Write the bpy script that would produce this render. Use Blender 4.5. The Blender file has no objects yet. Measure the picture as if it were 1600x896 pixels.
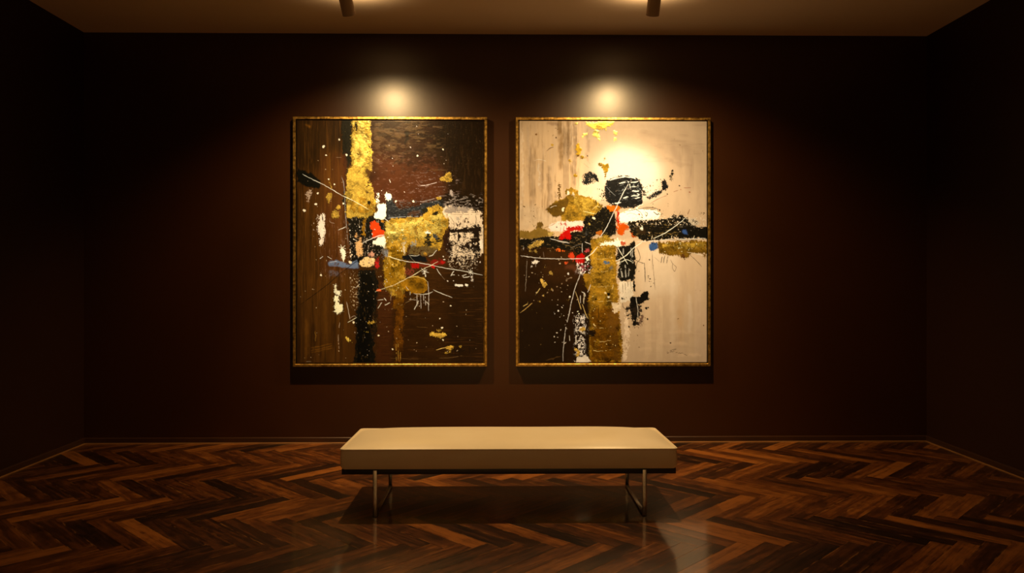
import bpy, bmesh, math, random
import numpy as np
from mathutils import Vector, Matrix

random.seed(7)
SC = bpy.context.scene
COL = SC.collection
R = math.radians

# ------------------------------------------------------------------ view
F_PX = 1200.0
YAW = R(0.81)
CAM_H = 1.3726
WALL_Y = 6.396
CEIL_Z = 3.40
X_L, X_R = -3.448, 3.571
Y_F = -2.2                      # the wall behind the camera

def at_y(px, py, Y):
    """point of the plane y = Y that the pixel looks at (layout helper)"""
    u = (px - 800) / F_PX
    v = (434 - py) / F_PX
    dx = math.sin(YAW) + u * math.cos(YAW)
    dy = math.cos(YAW) - u * math.sin(YAW)
    t = Y / dy
    return Vector((t * dx, Y, CAM_H + t * v))

# ------------------------------------------------------------------ helpers
def tag(o, label=None, cat=None, group=None, kind=None):
    if label: o['label'] = label
    if cat: o['category'] = cat
    if group: o['group'] = group
    if kind: o['kind'] = kind
    return o

def link(name, bm, mat=None, parent=None, smooth=False, auto=None):
    me = bpy.data.meshes.new(name)
    bm.normal_update()
    bm.to_mesh(me); bm.free()
    o = bpy.data.objects.new(name, me)
    COL.objects.link(o)
    if mat: me.materials.append(mat)
    if parent: o.parent = parent
    if smooth:
        for p in me.polygons: p.use_smooth = True
        if auto is not None:
            me.set_sharp_from_angle(angle=auto)
    return o

def empty(name, loc=(0, 0, 0)):
    o = bpy.data.objects.new(name, None)
    o.empty_display_size = 0.1
    COL.objects.link(o); o.location = loc
    return o

def add_box(bm, lo, hi, bevel=0.0, seg=2):
    lo = Vector(lo); hi = Vector(hi)
    r = bmesh.ops.create_cube(bm, size=1.0)
    vs = r['verts']
    c = (lo + hi) / 2; s = hi - lo
    for v in vs:
        v.co = Vector((v.co.x * s.x, v.co.y * s.y, v.co.z * s.z)) + c
    if bevel > 0:
        es = list({e for v in vs for e in v.link_edges})
        bmesh.ops.bevel(bm, geom=es, offset=bevel, segments=seg, profile=0.5, affect='EDGES')

def box(name, lo, hi, mat, parent=None, bevel=0.0, seg=2):
    bm = bmesh.new(); add_box(bm, lo, hi, bevel, seg)
    return link(name, bm, mat, parent, smooth=bevel > 0, auto=R(40))

def add_lathe(bm, prof, M, n=40, closed=False):
    """revolve prof [(r, z)] about local z, placed by matrix M"""
    rings = []
    for r, z in prof:
        if r < 1e-6:
            rings.append([bm.verts.new(M @ Vector((0, 0, z)))])
        else:
            rings.append([bm.verts.new(M @ Vector((r * math.cos(2 * math.pi * k / n), r * math.sin(2 * math.pi * k / n), z))) for k in range(n)])
    for a, b in zip(rings, rings[1:]):
        for k in range(n):
            k2 = (k + 1) % n
            if len(a) == 1 and len(b) == 1: continue
            if len(a) == 1: bm.faces.new((a[0], b[k2], b[k]))
            elif len(b) == 1: bm.faces.new((a[k], a[k2], b[0]))
            else: bm.faces.new((a[k], a[k2], b[k2], b[k]))

def lathe(name, prof, M, mat, parent=None, n=40):
    bm = bmesh.new(); add_lathe(bm, prof, M, n)
    bmesh.ops.recalc_face_normals(bm, faces=bm.faces)
    return link(name, bm, mat, parent, smooth=True, auto=R(35))

# ------------------------------------------------------------------ materials
def new_mat(name):
    m = bpy.data.materials.new(name); m.use_nodes = True
    nt = m.node_tree
    return m, nt, nt.nodes['Principled BSDF']

def N(nt, t, **kw):
    n = nt.nodes.new(t)
    for k, v in kw.items():
        if k in n.inputs.keys(): n.inputs[k].default_value = v
        else: setattr(n, k, v)
    return n

def ramp(nt, fac, stops):
    r = nt.nodes.new('ShaderNodeValToRGB')
    cr = r.color_ramp
    while len(cr.elements) < len(stops): cr.elements.new(0.5)
    for e, (p, c) in zip(cr.elements, stops):
        e.position = p; e.color = (*c, 1)
    nt.links.new(fac, r.inputs['Fac'])
    return r.outputs['Color']

def mottled(name, c0, c1, scale, rough, spec=0.5, bump=0.0, bscale=None, metallic=0.0, stretch=(1, 1, 1), rvar=0.0, coat=0.0, coat_r=0.1):
    """two-tone noise paint / leather / metal"""
    m, nt, b = new_mat(name)
    L = nt.links.new
    tc = N(nt, 'ShaderNodeTexCoord')
    mp = N(nt, 'ShaderNodeMapping'); mp.inputs['Scale'].default_value = stretch
    L(tc.outputs['Object'], mp.inputs['Vector'])
    no = N(nt, 'ShaderNodeTexNoise', Scale=scale, Detail=6.0, Roughness=0.6)
    L(mp.outputs[0], no.inputs['Vector'])
    L(ramp(nt, no.outputs['Fac'], [(0.3, c0), (0.7, c1)]), b.inputs['Base Color'])
    b.inputs['Metallic'].default_value = metallic
    b.inputs['Specular IOR Level'].default_value = spec
    b.inputs['Coat Weight'].default_value = coat
    b.inputs['Coat Roughness'].default_value = coat_r
    if rvar > 0:
        mr = N(nt, 'ShaderNodeMapRange')
        mr.inputs['To Min'].default_value = rough - rvar; mr.inputs['To Max'].default_value = rough + rvar
        L(no.outputs['Fac'], mr.inputs['Value']); L(mr.outputs[0], b.inputs['Roughness'])
    else:
        b.inputs['Roughness'].default_value = rough
    if bump > 0:
        n2 = N(nt, 'ShaderNodeTexNoise', Scale=bscale or scale * 6, Detail=4.0)
        L(mp.outputs[0], n2.inputs['Vector'])
        bp = N(nt, 'ShaderNodeBump', Strength=bump, Distance=0.002)
        L(n2.outputs['Fac'], bp.inputs['Height']); L(bp.outputs[0], b.inputs['Normal'])
    return m

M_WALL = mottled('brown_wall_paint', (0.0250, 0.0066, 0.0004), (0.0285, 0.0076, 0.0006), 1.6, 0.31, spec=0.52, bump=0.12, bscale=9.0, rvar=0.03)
M_WALL_BACK = mottled('pale_wall_paint', (0.50, 0.42, 0.32), (0.54, 0.46, 0.35), 1.6, 0.7, spec=0.2)  # unseen end wall, made pale to bounce fill light onto the bench
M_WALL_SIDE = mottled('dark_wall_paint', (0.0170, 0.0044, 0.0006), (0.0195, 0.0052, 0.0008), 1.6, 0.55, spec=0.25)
M_CEIL = mottled('ceiling_paint', (0.78, 0.63, 0.44), (0.81, 0.66, 0.47), 2.0, 0.8, spec=0.2, bump=0.05)
M_BASE = mottled('baseboard_paint', (0.030, 0.011, 0.004), (0.036, 0.013, 0.005), 3.0, 0.33, spec=0.55)
M_LEATHER = mottled('cream_leather', (0.78, 0.66, 0.47), (0.84, 0.72, 0.53), 3.0, 0.34, spec=0.5, bump=0.10, bscale=260.0)
M_RAIL = mottled('black_rail', (0.012, 0.011, 0.010), (0.018, 0.016, 0.014), 8.0, 0.45)
M_STEEL = mottled('brushed_steel', (0.46, 0.42, 0.37), (0.56, 0.52, 0.46), 30.0, 0.26, metallic=1.0, stretch=(1, 1, 0.05))
M_BRONZE = mottled('lamp_bronze', (0.30, 0.21, 0.13), (0.34, 0.24, 0.15), 6.0, 0.5, spec=0.4)
M_BLACK = mottled('lamp_black', (0.012, 0.011, 0.010), (0.018, 0.016, 0.014), 8.0, 0.5)
M_GOLD = mottled('gilded_frame', (0.16, 0.080, 0.014), (0.90, 0.58, 0.15), 42.0, 0.34, metallic=1.0, bump=0.25, bscale=60.0, rvar=0.12)
M_GAP = mottled('frame_black_lining', (0.006, 0.005, 0.004), (0.010, 0.008, 0.006), 8.0, 0.7, spec=0.2)

def wood_floor():
    m, nt, b = new_mat('herringbone_parquet')
    L = nt.links.new
    uv = N(nt, 'ShaderNodeUVMap', uv_map='plank_uv')
    at = N(nt, 'ShaderNodeAttribute', attribute_name='plank')
    sep = N(nt, 'ShaderNodeSeparateColor'); L(at.outputs['Color'], sep.inputs[0])
    def grain(sx, sy, scale, detail, dist=0.0):
        mp = N(nt, 'ShaderNodeMapping'); mp.inputs['Scale'].default_value = (sx, sy, 1)
        L(uv.outputs[0], mp.inputs['Vector'])
        no = N(nt, 'ShaderNodeTexNoise', Scale=scale, Detail=detail, Roughness=0.62, Distortion=dist)
        no.noise_dimensions = '4D'
        L(mp.outputs[0], no.inputs['Vector'])
        w = N(nt, 'ShaderNodeMath', operation='MULTIPLY'); w.inputs[1].default_value = 37.0
        L(sep.outputs[1], w.inputs[0]); L(w.outputs[0], no.inputs['W'])
        return no.outputs['Fac']
    g1 = grain(1.6, 22.0, 1.6, 7.0, 0.7)       # long streaks
    g2 = grain(4.0, 5.0, 1.4, 4.0, 1.4)         # knots and figure
    g3 = grain(6.0, 160.0, 1.4, 3.0)            # fine pores
    mx = N(nt, 'ShaderNodeMix'); mx.data_type = 'FLOAT'; mx.inputs['Factor'].default_value = 0.36
    L(g1, mx.inputs['A']); L(g2, mx.inputs['B'])
    mx2 = N(nt, 'ShaderNodeMix'); mx2.data_type = 'FLOAT'; mx2.inputs['Factor'].default_value = 0.16
    L(mx.outputs[0], mx2.inputs['A']); L(g3, mx2.inputs['B'])
    # shift by the board's own tone
    sh = N(nt, 'ShaderNodeMath', operation='MULTIPLY_ADD'); sh.inputs[1].default_value = 0.32; sh.inputs[2].default_value = -0.17
    L(sep.outputs[0], sh.inputs[0])
    ad = N(nt, 'ShaderNodeMath', operation='ADD'); L(mx2.outputs[0], ad.inputs[0]); L(sh.outputs[0], ad.inputs[1])
    col = ramp(nt, ad.outputs[0], [(0.31, (0.005, 0.0015, 0.0006)), (0.43, (0.032, 0.0086, 0.0020)),
                                   (0.54, (0.110, 0.030, 0.0050)), (0.68, (0.300, 0.098, 0.0160))])
    # worn arrises: a narrow paler line along parts of the long edges
    ctr = N(nt, 'ShaderNodeMath', operation='SUBTRACT'); L(sep.outputs[2], ctr.inputs[0]); ctr.inputs[1].default_value = 0.5
    ab = N(nt, 'ShaderNodeMath', operation='ABSOLUTE'); L(ctr.outputs[0], ab.inputs[0])
    ed = N(nt, 'ShaderNodeMapRange'); ed.inputs['From Min'].default_value = 0.44; ed.inputs['From Max'].default_value = 0.485
    L(ab.outputs[0], ed.inputs['Value'])
    wr = N(nt, 'ShaderNodeMapRange'); wr.inputs['From Min'].default_value = 0.50; wr.inputs['From Max'].default_value = 0.62
    L(g2, wr.inputs['Value'])
    em = N(nt, 'ShaderNodeMath', operation='MULTIPLY'); L(ed.outputs[0], em.inputs[0]); L(wr.outputs[0], em.inputs[1])
    wm = N(nt, 'ShaderNodeMix'); wm.data_type = 'RGBA'
    L(em.outputs[0], wm.inputs['Factor']); L(col, wm.inputs['A']); wm.inputs['B'].default_value = (0.42, 0.18, 0.045, 1)
    L(wm.outputs['Result'], b.inputs['Base Color'])
    rg = N(nt, 'ShaderNodeMapRange'); rg.inputs['To Min'].default_value = 0.30; rg.inputs['To Max'].default_value = 0.46
    L(g1, rg.inputs['Value']); L(rg.outputs[0], b.inputs['Roughness'])
    b.inputs['Specular IOR Level'].default_value = 0.42
    b.inputs['Coat Weight'].default_value = 1.0
    b.inputs['Coat Roughness'].default_value = 0.11
    b.inputs['Coat IOR'].default_value = 1.58
    bp = N(nt, 'ShaderNodeBump', Strength=0.10, Distance=0.002)
    L(mx2.outputs[0], bp.inputs['Height']); L(bp.outputs[0], b.inputs['Normal'])
    L(bp.outputs[0], b.inputs['Coat Normal'])
    return m
M_FLOOR = wood_floor()

# ------------------------------------------------------------------ room
T = 0.12
def structure(name, lo, hi, mat):
    return tag(box(name, lo, hi, mat), kind='structure')
structure('wall_back', (X_L - T, WALL_Y, -0.1), (X_R + T, WALL_Y + T, CEIL_Z), M_WALL)
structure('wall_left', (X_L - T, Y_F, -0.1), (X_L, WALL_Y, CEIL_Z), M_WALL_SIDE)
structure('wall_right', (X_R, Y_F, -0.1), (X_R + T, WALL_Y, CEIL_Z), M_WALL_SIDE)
structure('wall_front', (X_L - T, Y_F - T, -0.1), (X_R + T, Y_F, CEIL_Z), M_WALL_BACK)
structure('ceiling', (X_L - T, Y_F - T, CEIL_Z), (X_R + T, WALL_Y + T, CEIL_Z + T), M_CEIL)

def build_floor():
    bm = bmesh.new()
    uvl = bm.loops.layers.uv.new('plank_uv')
    cl = bm.loops.layers.float_color.new('plank')
    rng = random.Random(11)
    W, n = 0.102, 6
    Lp = W * n
    s = 1 / math.sqrt(2)
    g = 0.0011
    def quad(u0, v0, u1, v1, along_u):
        cx = (u0 + u1) / 2; cy = (v0 + v1) / 2
        X = (cx + cy) * s; Y = (cy - cx) * s
        if not (X_L - .5 < X < X_R + .5 and -0.6 < Y - 0.0 < WALL_Y + .5): return
        tone = min(1, max(0, rng.gauss(0.5, 0.27))); seed = rng.random()
        tu = rng.uniform(-1, 1) * 0.0011; tv = rng.uniform(-1, 1) * 0.0011   # each board lies a little out of level
        pts = [(u0 + g, v0 + g), (u1 - g, v0 + g), (u1 - g, v1 - g), (u0 + g, v1 - g)]
        vs = []
        for (u, v) in pts:
            z = tu * (u - cx) + tv * (v - cy)
            vs.append(bm.verts.new(((u + v) * s, (v - u) * s, z)))
        f = bm.faces.new(vs)
        if f.normal.z < 0: f.normal_flip()
        f.normal_update()
        for lp, (u, v) in zip(f.loops, pts):
            a, c = (u - u0, v - v0) if along_u else (v - v0, u - u0)
            across = c / W
            lp[uvl].uv = (a + seed * 20, c + seed * 3)
            lp[cl] = (tone, seed, across, 1)
    rows = 130
    for j in range(-14, 15):
        for i in range(-rows, rows):
            ou = i * W + j * 2 * Lp; ov = i * W
            quad(ou, ov, ou + Lp, ov + W, True)
            quad(ou + Lp, ov - Lp + W, ou + Lp + W, ov + W, False)
    for co, no in (((X_L, 0, 0), (-1, 0, 0)), ((X_R, 0, 0), (1, 0, 0)), ((0, WALL_Y, 0), (0, 1, 0)), ((0, -0.3, 0), (0, -1, 0))):
        geom = list(bm.verts) + list(bm.edges) + list(bm.faces)
        bmesh.ops.bisect_plane(bm, geom=geom, plane_co=co, plane_no=no, clear_outer=True)
    bmesh.ops.recalc_face_normals(bm, faces=bm.faces)
    for f in bm.faces:
        if f.normal.z < 0: f.normal_flip()
    # the sub-floor seen in the joints, and the floor behind the viewer
    add_box(bm, (X_L, Y_F, -0.10), (X_R, WALL_Y, -0.0016))
    return tag(link('floor', bm, M_FLOOR), kind='structure')
build_floor()

def profile_run(name, prof, p0, p1, inward, mat):
    """extrude a (depth, height) profile from p0 to p1; depth grows along inward"""
    bm = bmesh.new()
    inward = Vector(inward)
    ends = []
    for p in (Vector(p0), Vector(p1)):
        ends.append([bm.verts.new(p + inward * d + Vector((0, 0, h))) for d, h in prof])
    n = len(prof)
    for k in range(n):
        k2 = (k + 1) % n
        bm.faces.new((ends[0][k], ends[0][k2], ends[1][k2], ends[1][k]))
    bm.faces.new(ends[0]); bm.faces.new(list(reversed(ends[1])))
    bmesh.ops.recalc_face_normals(bm, faces=bm.faces)
    return tag(link(name, bm, mat), kind='structure')
BP = [(0, 0), (0.016, 0), (0.016, 0.040), (0.0155, 0.043), (0.013, 0.046), (0.009, 0.048), (0, 0.048)]
SP = [(0.016, 0), (0.0235, 0), (0.0232, 0.003), (0.0215, 0.0055), (0.019, 0.0068), (0.016, 0.0072)]
M_SHOE = mottled('shoe_mould_wood', (0.14, 0.06, 0.018), (0.22, 0.10, 0.03), 5.0, 0.35, spec=0.5)
profile_run('baseboard_back', BP, (X_L, WALL_Y, 0), (X_R, WALL_Y, 0), (0, -1, 0), M_BASE)
profile_run('baseboard_left', BP, (X_L, -1.0, 0), (X_L, WALL_Y - 0.016, 0), (1, 0, 0), M_BASE)
profile_run('baseboard_right', BP, (X_R, -1.0, 0), (X_R, WALL_Y - 0.016, 0), (-1, 0, 0), M_BASE)
profile_run('trim_1', SP, (X_L + 0.016, WALL_Y, 0), (X_R - 0.016, WALL_Y, 0), (0, -1, 0), M_SHOE)
profile_run('trim_2', SP, (X_L, -1.0, 0), (X_L, WALL_Y - 0.0235, 0), (1, 0, 0), M_SHOE)
profile_run('trim_3', SP, (X_R, -1.0, 0), (X_R, WALL_Y - 0.0235, 0), (-1, 0, 0), M_SHOE)

# ------------------------------------------------------------------ bench
def build_bench():
    Y0, Y1 = 4.41, 5.07
    a = at_y(532, 704, Y0); b_ = at_y(1058, 704, Y0)
    x0, x1 = a.x, b_.x
    zt = a.z; zb = at_y(800, 733.5, Y0).z; zr = at_y(800, 741.5, Y0 + 0.01).z
    cx, cy = (x0 + x1) / 2, (Y0 + Y1) / 2
    root = empty('bench', (cx, cy, 0))
    tag(root, 'long cream leather bench on steel sled legs standing on the parquet', 'bench')
    hw, hd = (x1 - x0) / 2, (Y1 - Y0) / 2
    # cushion: boxed sides, slightly bulged, crowned top
    bm = bmesh.new()
    nx, ny, nz = 96, 36, 8
    rc = 0.022
    def corner(x, y, r):
        # keep plan corners softly rounded
        ax, ay = abs(x), abs(y)
        ix, iy = hw - r, hd - r
        if ax > ix and ay > iy:
            dx, dy = ax - ix, ay - iy
            m = max(dx, dy); l = math.hypot(dx, dy)
            if l > 0:
                k = m / l
                ax, ay = ix + dx * k, iy + dy * k
        return math.copysign(ax, x), math.copysign(ay, y)
    rng = random.Random(3)
    ph = [rng.uniform(0, 6.28) for _ in range(6)]
    def crown(x, y):
        ex = 1 - abs(x) / hw; ey = 1 - abs(y) / hd
        fx = 1 - math.exp(-ex * hw / 0.120); fy = 1 - math.exp(-ey * hd / 0.080)
        und = 0.0016 * math.sin(5 * x + ph[0]) * math.sin(3.1 * x + ph[1]) + 0.0012 * math.sin(9 * y + 2 * x + ph[2])
        return 0.048 * fx * fy + und * fx * fy
    def spaced(n, h, edge=0.07):
        # denser toward the edges
        t = np.linspace(-1, 1, n + 1)
        return [h * math.copysign(1 - (1 - abs(v)) ** 1.5, v) for v in t]
    xs, ys = spaced(nx, hw), spaced(ny, hd)
    top = {}
    for i, x in enumerate(xs):
        for j, y in enumerate(ys):
            X, Y = corner(x, y, rc)
            top[i, j] = bm.verts.new((X, Y, zt - 0.012 * (Y + hd) / (2 * hd) + crown(x, y)))
    for i in range(nx):
        for j in range(ny):
            bm.faces.new((top[i, j], top[i + 1, j], top[i + 1, j + 1], top[i, j + 1]))
    ring = [(i, 0) for i in range(nx)] + [(nx, j) for j in range(ny)] + [(i, ny) for i in range(nx, 0, -1)] + [(0, j) for j in range(ny, 0, -1)]
    prev = [top[k] for k in ring]
    ztop = [top[k].co.z for k in ring]
    zs = [(q + 1) / nz for q in range(nz)]
    last = None
    for q, zf in enumerate(zs):
        t = (q + 1) / nz
        bul = 0.005 * math.sin(math.pi * t) - (0.006 if q == nz - 1 else 0)
        cur = []
        for kk_, k in enumerate(ring):
            c = top[k].co
            nxn = Vector((c.x, c.y, 0))
            ox = bul * (1 if abs(c.x) > hw - rc else 0) * (1 if c.x > 0 else -1)
            oy = bul * (1 if abs(c.y) > hd - rc else 0) * (1 if c.y > 0 else -1)
            wob = (0.0011 * math.sin(7.3 * c.x + 3 * t + ph[3]) + 0.0030 * math.exp(-((t - 0.16) / 0.12) ** 2) * math.sin(19 * c.x + ph[4]) * math.sin(6.1 * c.x + ph[5])) * math.sin(math.pi * t)
            cur.append(bm.verts.new((c.x + ox, c.y + oy + (wob if abs(c.y) > hd - rc else 0), ztop[kk_] * (1 - zf) + zb * zf)))
        m = len(ring)
        for k in range(m):
            k2 = (k + 1) % m
            bm.faces.new((prev[k2], prev[k], cur[k], cur[k2]))
        prev = cur
    bm.faces.new(list(reversed(prev)))
    bmesh.ops.recalc_face_normals(bm, faces=bm.faces)
    cush = link('cushion', bm, M_LEATHER, root, smooth=True, auto=R(50))
    # piping along the upper and lower seams
    def pipe(z, off, r):
        pts = []
        def arc(sx, sy, a0):
            for k in range(7):
                an = a0 + k * math.pi / 12
                pts.append(Vector((sx * (hw - rc) + (rc + off) * math.cos(an), sy * (hd - rc) + (rc + off) * math.sin(an), z)))
        arc(1, 1, 0); arc(-1, 1, math.pi / 2); arc(-1, -1, math.pi); arc(1, -1, 1.5 * math.pi)
        dense = []
        for p, q in zip(pts, pts[1:] + pts[:1]):
            d = (q - p).length; s = max(1, int(d / 0.04))
            for k in range(s): dense.append(p.lerp(q, k / s))
        bm2 = bmesh.new(); rings = []
        for p in dense: p.z -= 0.012 * (p.y + hd) / (2 * hd)
        M_ = len(dense)
        for k, p in enumerate(dense):
            t = (dense[(k + 1) % M_] - dense[k - 1]).normalized()
            o = t.cross(Vector((0, 0, 1)))
            rings.append([bm2.verts.new(p + o * r * math.cos(w * math.pi / 4) + Vector((0, 0, 1)) * r * math.sin(w * math.pi / 4)) for w in range(8)])
        for k in range(M_):
            A, B = rings[k], rings[(k + 1) % M_]
            for w in range(8): bm2.faces.new((A[w], A[(w + 1) % 8], B[(w + 1) % 8], B[w]))
        bmesh.ops.recalc_face_normals(bm2, faces=bm2.faces)
        return link('piping', bm2, M_LEATHER, cush, smooth=True)
    pipe(zt + 0.0015, 0.0015, 0.0055)
    # black base rail: a hollow rectangular frame with a panel
    bm = bmesh.new()
    e = 0.004
    add_box(bm, (-hw + e, -hd + 0.012, zr), (hw - e, -hd + 0.060, zb + 0.001), 0.002)
    add_box(bm, (-hw + e, hd - 0.060, zr), (hw - e, hd - 0.034, zb + 0.001), 0.002)
    add_box(bm, (-hw + e, -hd + 0.0605, zr), (-hw + 0.05, hd - 0.0605, zb + 0.001), 0.002)
    add_box(bm, (hw - 0.05, -hd + 0.0605, zr), (hw - e, hd - 0.0605, zb + 0.001), 0.002)
    add_box(bm, (-hw + 0.0505, -hd + 0.0605, zb - 0.012), (hw - 0.0505, hd - 0.0605, zb + 0.001))
    link('base_rail', bm, M_RAIL, root, smooth=True, auto=R(40))
    # sled legs
    w = 0.0115
    for px_front in (586.0, 1007.0):
        X = at_y(px_front, 770, Y0).x - cx
        yf0, yf1 = -hd - 0.0105, -hd + 0.0115
        yb0, yb1 = 5.015 - cy, 5.0375 - cy
        box('leg', (X - w, yf0, 0.004), (X + w, yf1, zb - 0.0045), M_STEEL, root, 0.0015)
        box('leg', (X - w, yb0, 0.004), (X + w, yb1, zb - 0.0005), M_STEEL, root, 0.0015)
        box('runner', (X - w, yf1 + 0.0002, 0.004), (X + w, yb0 - 0.0002, 0.014), M_STEEL, root, 0.0015)
        for y0, y1 in ((yf0, yf1), (yb0, yb1)):
            box('foot_glide', (X - w + 0.001, y0 + 0.001, 0.0), (X + w - 0.001, y1 - 0.001, 0.0042), M_BLACK, root)
    return root
build_bench()

# ------------------------------------------------------------------ spotlights
LAMP_Y = 5.28
def build_spot(px, py, aim, label):
    mouth = at_y(px, py, LAMP_Y)
    axis = (Vector(aim) - mouth).normalized()
    root = empty('spotlight', (mouth.x, LAMP_Y, CEIL_Z))
    tag(root, label, 'spotlight', 'ceiling spotlights over the paintings')
    base = Vector((mouth.x, LAMP_Y, CEIL_Z))
    Mz = axis.to_track_quat('Z', 'Y').to_matrix().to_4x4()          # local +z along the beam
    Mh = Matrix.Translation(mouth - base) @ Mz
    r, Lh = 0.045, 0.175
    lathe('housing', [(0, -Lh), (r * 0.86, -Lh), (r * 0.97, -Lh + 0.004), (r, -Lh + 0.012), (r, -0.0015), (r - 0.0015, 0), (r - 0.004, 0),
                      (r - 0.005, -0.002), (r - 0.006, -0.022)], Mh, M_BRONZE, root, 48)
    lathe('reflector', [(r - 0.0062, -0.010), (r - 0.009, -0.022), (0.026, -0.036), (0.020, -0.040), (0, -0.040)], Mh, M_BLACK, root, 48)
    # lit lens
    m, nt, b = new_mat('lamp_lens')
    b.inputs['Base Color'].default_value = (0.9, 0.8, 0.6, 1)
    b.inputs['Emission Color'].default_value = (1.0, 0.74, 0.42, 1); b.inputs['Emission Strength'].default_value = 6.0
    lathe('lens', [(0.0195, -0.038), (0.018, -0.034), (0.010, -0.031), (0, -0.030)], Mh, m, root, 32)
    # neck, pivot and ceiling canopy
    tail = (mouth - base) - axis * (Lh * 0.62)
    Mb = Matrix.Translation((tail.x, tail.y, 0))
    lathe('stem', [(0.006, tail.z + r * 0.9), (0.008, tail.z + r * 0.9), (0.008, -0.024), (0.006, -0.024)], Mb, M_BRONZE, root, 20)
    lathe('pivot', [(0, tail.z + r * 0.8), (0.013, tail.z + r * 0.8), (0.014, tail.z + r * 1.2), (0.012, tail.z + r * 1.5), (0, tail.z + r * 1.5)], Mb, M_BRONZE, root, 24)
    lathe('ceiling_canopy', [(0, 0.0), (0.050, 0.0), (0.050, -0.018), (0.046, -0.024), (0, -0.024)], Mb, M_BRONZE, root, 40)
    # the lamp itself
    src = mouth + axis * 0.004
    for nm, ang, blend, watt, rad, down in LAMP_BEAMS:
        tgt = Vector((aim[0], WALL_Y, mouth.z - (WALL_Y - LAMP_Y) * math.tan(R(down))))
        q = (mouth - tgt).to_track_quat('Z', 'Y')
        ld = bpy.data.lights.new(nm, 'SPOT')
        ld.energy = watt; ld.spot_size = R(ang); ld.spot_blend = blend
        ld.shadow_soft_size = rad; ld.color = LAMP_COL
        lo = bpy.data.objects.new(nm, ld); COL.objects.link(lo)
        lo.parent = root
        lo.location = src - base; lo.rotation_euler = q.to_euler()
    # added fill light that brightens the ceiling; the housing has no such source
    ld = bpy.data.lights.new('ceiling_fill_light', 'SPOT')
    ld.energy = 11.0; ld.spot_size = R(156); ld.spot_blend = 1.0; ld.shadow_soft_size = 0.03; ld.color = (1.0, 0.66, 0.34)
    lo = bpy.data.objects.new('ceiling_fill_light', ld); COL.objects.link(lo); lo.parent = root
    lo.location = (mouth - base) + Vector((0, 0.11, -0.005))
    lo.rotation_euler = (Vector((0, 0.12, -1))).to_track_quat('Z', 'Y').to_euler()
    return root
LAMP_COL = (1.0, 0.66, 0.29)
# name, cone angle, blend, power, radius, degrees below the horizontal
LAMP_BEAMS = [('lamp_beam', 72, 1.0, 360, 0.022, 63), ('lamp_spill', 132, 0.7, 180, 0.022, 70)]
# ------------------------------------------------------------------ painted canvases
def lin(c):
    c = np.asarray(c, float) / 255.0
    return np.where(c <= 0.04045, c / 12.92, ((c + 0.055) / 1.055) ** 2.4)
LIT = np.array([1.25, 0.82, 0.36])           # what the warm lamps make of white pigment
def pig(c, k=1.0):
    c = np.array(c, float)
    if c.max() < 130 and c[0] > 1.5 * c[2]: c = c * (1.0, 0.92, 0.62)          # deep tones hold little blue
    return np.clip(lin(c) / (LIT * k), 0.0, 0.9)

def lattice(x, y, seed):
    """smooth value noise in 0..1"""
    xi = np.floor(x).astype(np.int64); yi = np.floor(y).astype(np.int64)
    fx = x - xi; fy = y - yi
    fx = fx * fx * (3 - 2 * fx); fy = fy * fy * (3 - 2 * fy)
    def h(a, b):
        n = (a * 374761393 + b * 668265263 + seed * 974711) & 0xffffffff
        n = ((n ^ (n >> 13)) * 1274126177) & 0xffffffff
        n = ((n ^ (n >> 16)) * 2246822519) & 0xffffffff
        return ((n ^ (n >> 15)) & 0xffff) / 65535.0
    a, b, c, d = h(xi, yi), h(xi + 1, yi), h(xi, yi + 1), h(xi + 1, yi + 1)
    return (a * (1 - fx) + b * fx) * (1 - fy) + (c * (1 - fx) + d * fx) * fy

def fbm(x, y, seed, octv=4, gain=0.55):
    s = 0; a = 1.0; t = 0
    for k in range(octv):
        s = s + a * lattice(x * 2 ** k + 17.3 * k, y * 2 ** k + 5.1 * k, seed + 31 * k); t += a; a *= gain
    return s / t

# how strongly the two lamps reach each height and column of a canvas; a pigment seen in the
# photograph at some spot is chosen for the light that falls there
REACH_Y = [195, 215, 240, 270, 300, 340, 380, 420, 460, 500, 540, 560]
REACH = {'dark': ([480, 540, 610, 680, 740], [[.78, 1.26, 1.5, 1.13, .78], [.91, 1.42, 2.03, 1.31, .95], [1.02, 1.92, 3.09, 1.99, 1.13], [1.11, 2.66, 3.7, 2.74, 1.46], [1.39, 2.92, 3.7, 2.99, 1.86], [1.61, 2.71, 3.13, 2.79, 2.05],
                  [1.58, 2.27, 2.55, 2.37, 1.97], [1.41, 1.87, 2.02, 1.97, 1.82], [1.22, 1.52, 1.63, 1.62, 1.65], [1.03, 1.24, 1.32, 1.36, 1.44], [.88, 1.02, 1.09, 1.16, 1.26], [.82, .94, 1.02, 1.08, 1.18]]),
         'pale': ([830, 890, 958, 1030, 1090], [[.77, 1.12, 1.49, 1.29, .8], [.96, 1.29, 1.98, 1.51, .96], [1.11, 1.66, 3.04, 2.28, 1.07], [1.25, 2.37, 3.6, 3.03, 1.39], [1.51, 2.73, 3.7, 3.19, 1.79], [1.79, 2.65, 3.15, 2.84, 1.93],
                  [1.91, 2.3, 2.54, 2.35, 1.79], [1.86, 1.97, 2.03, 1.91, 1.57], [1.71, 1.68, 1.63, 1.54, 1.32], [1.51, 1.45, 1.34, 1.26, 1.1], [1.32, 1.26, 1.14, 1.03, .94], [1.25, 1.16, 1.04, .95, .85]])}

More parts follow.
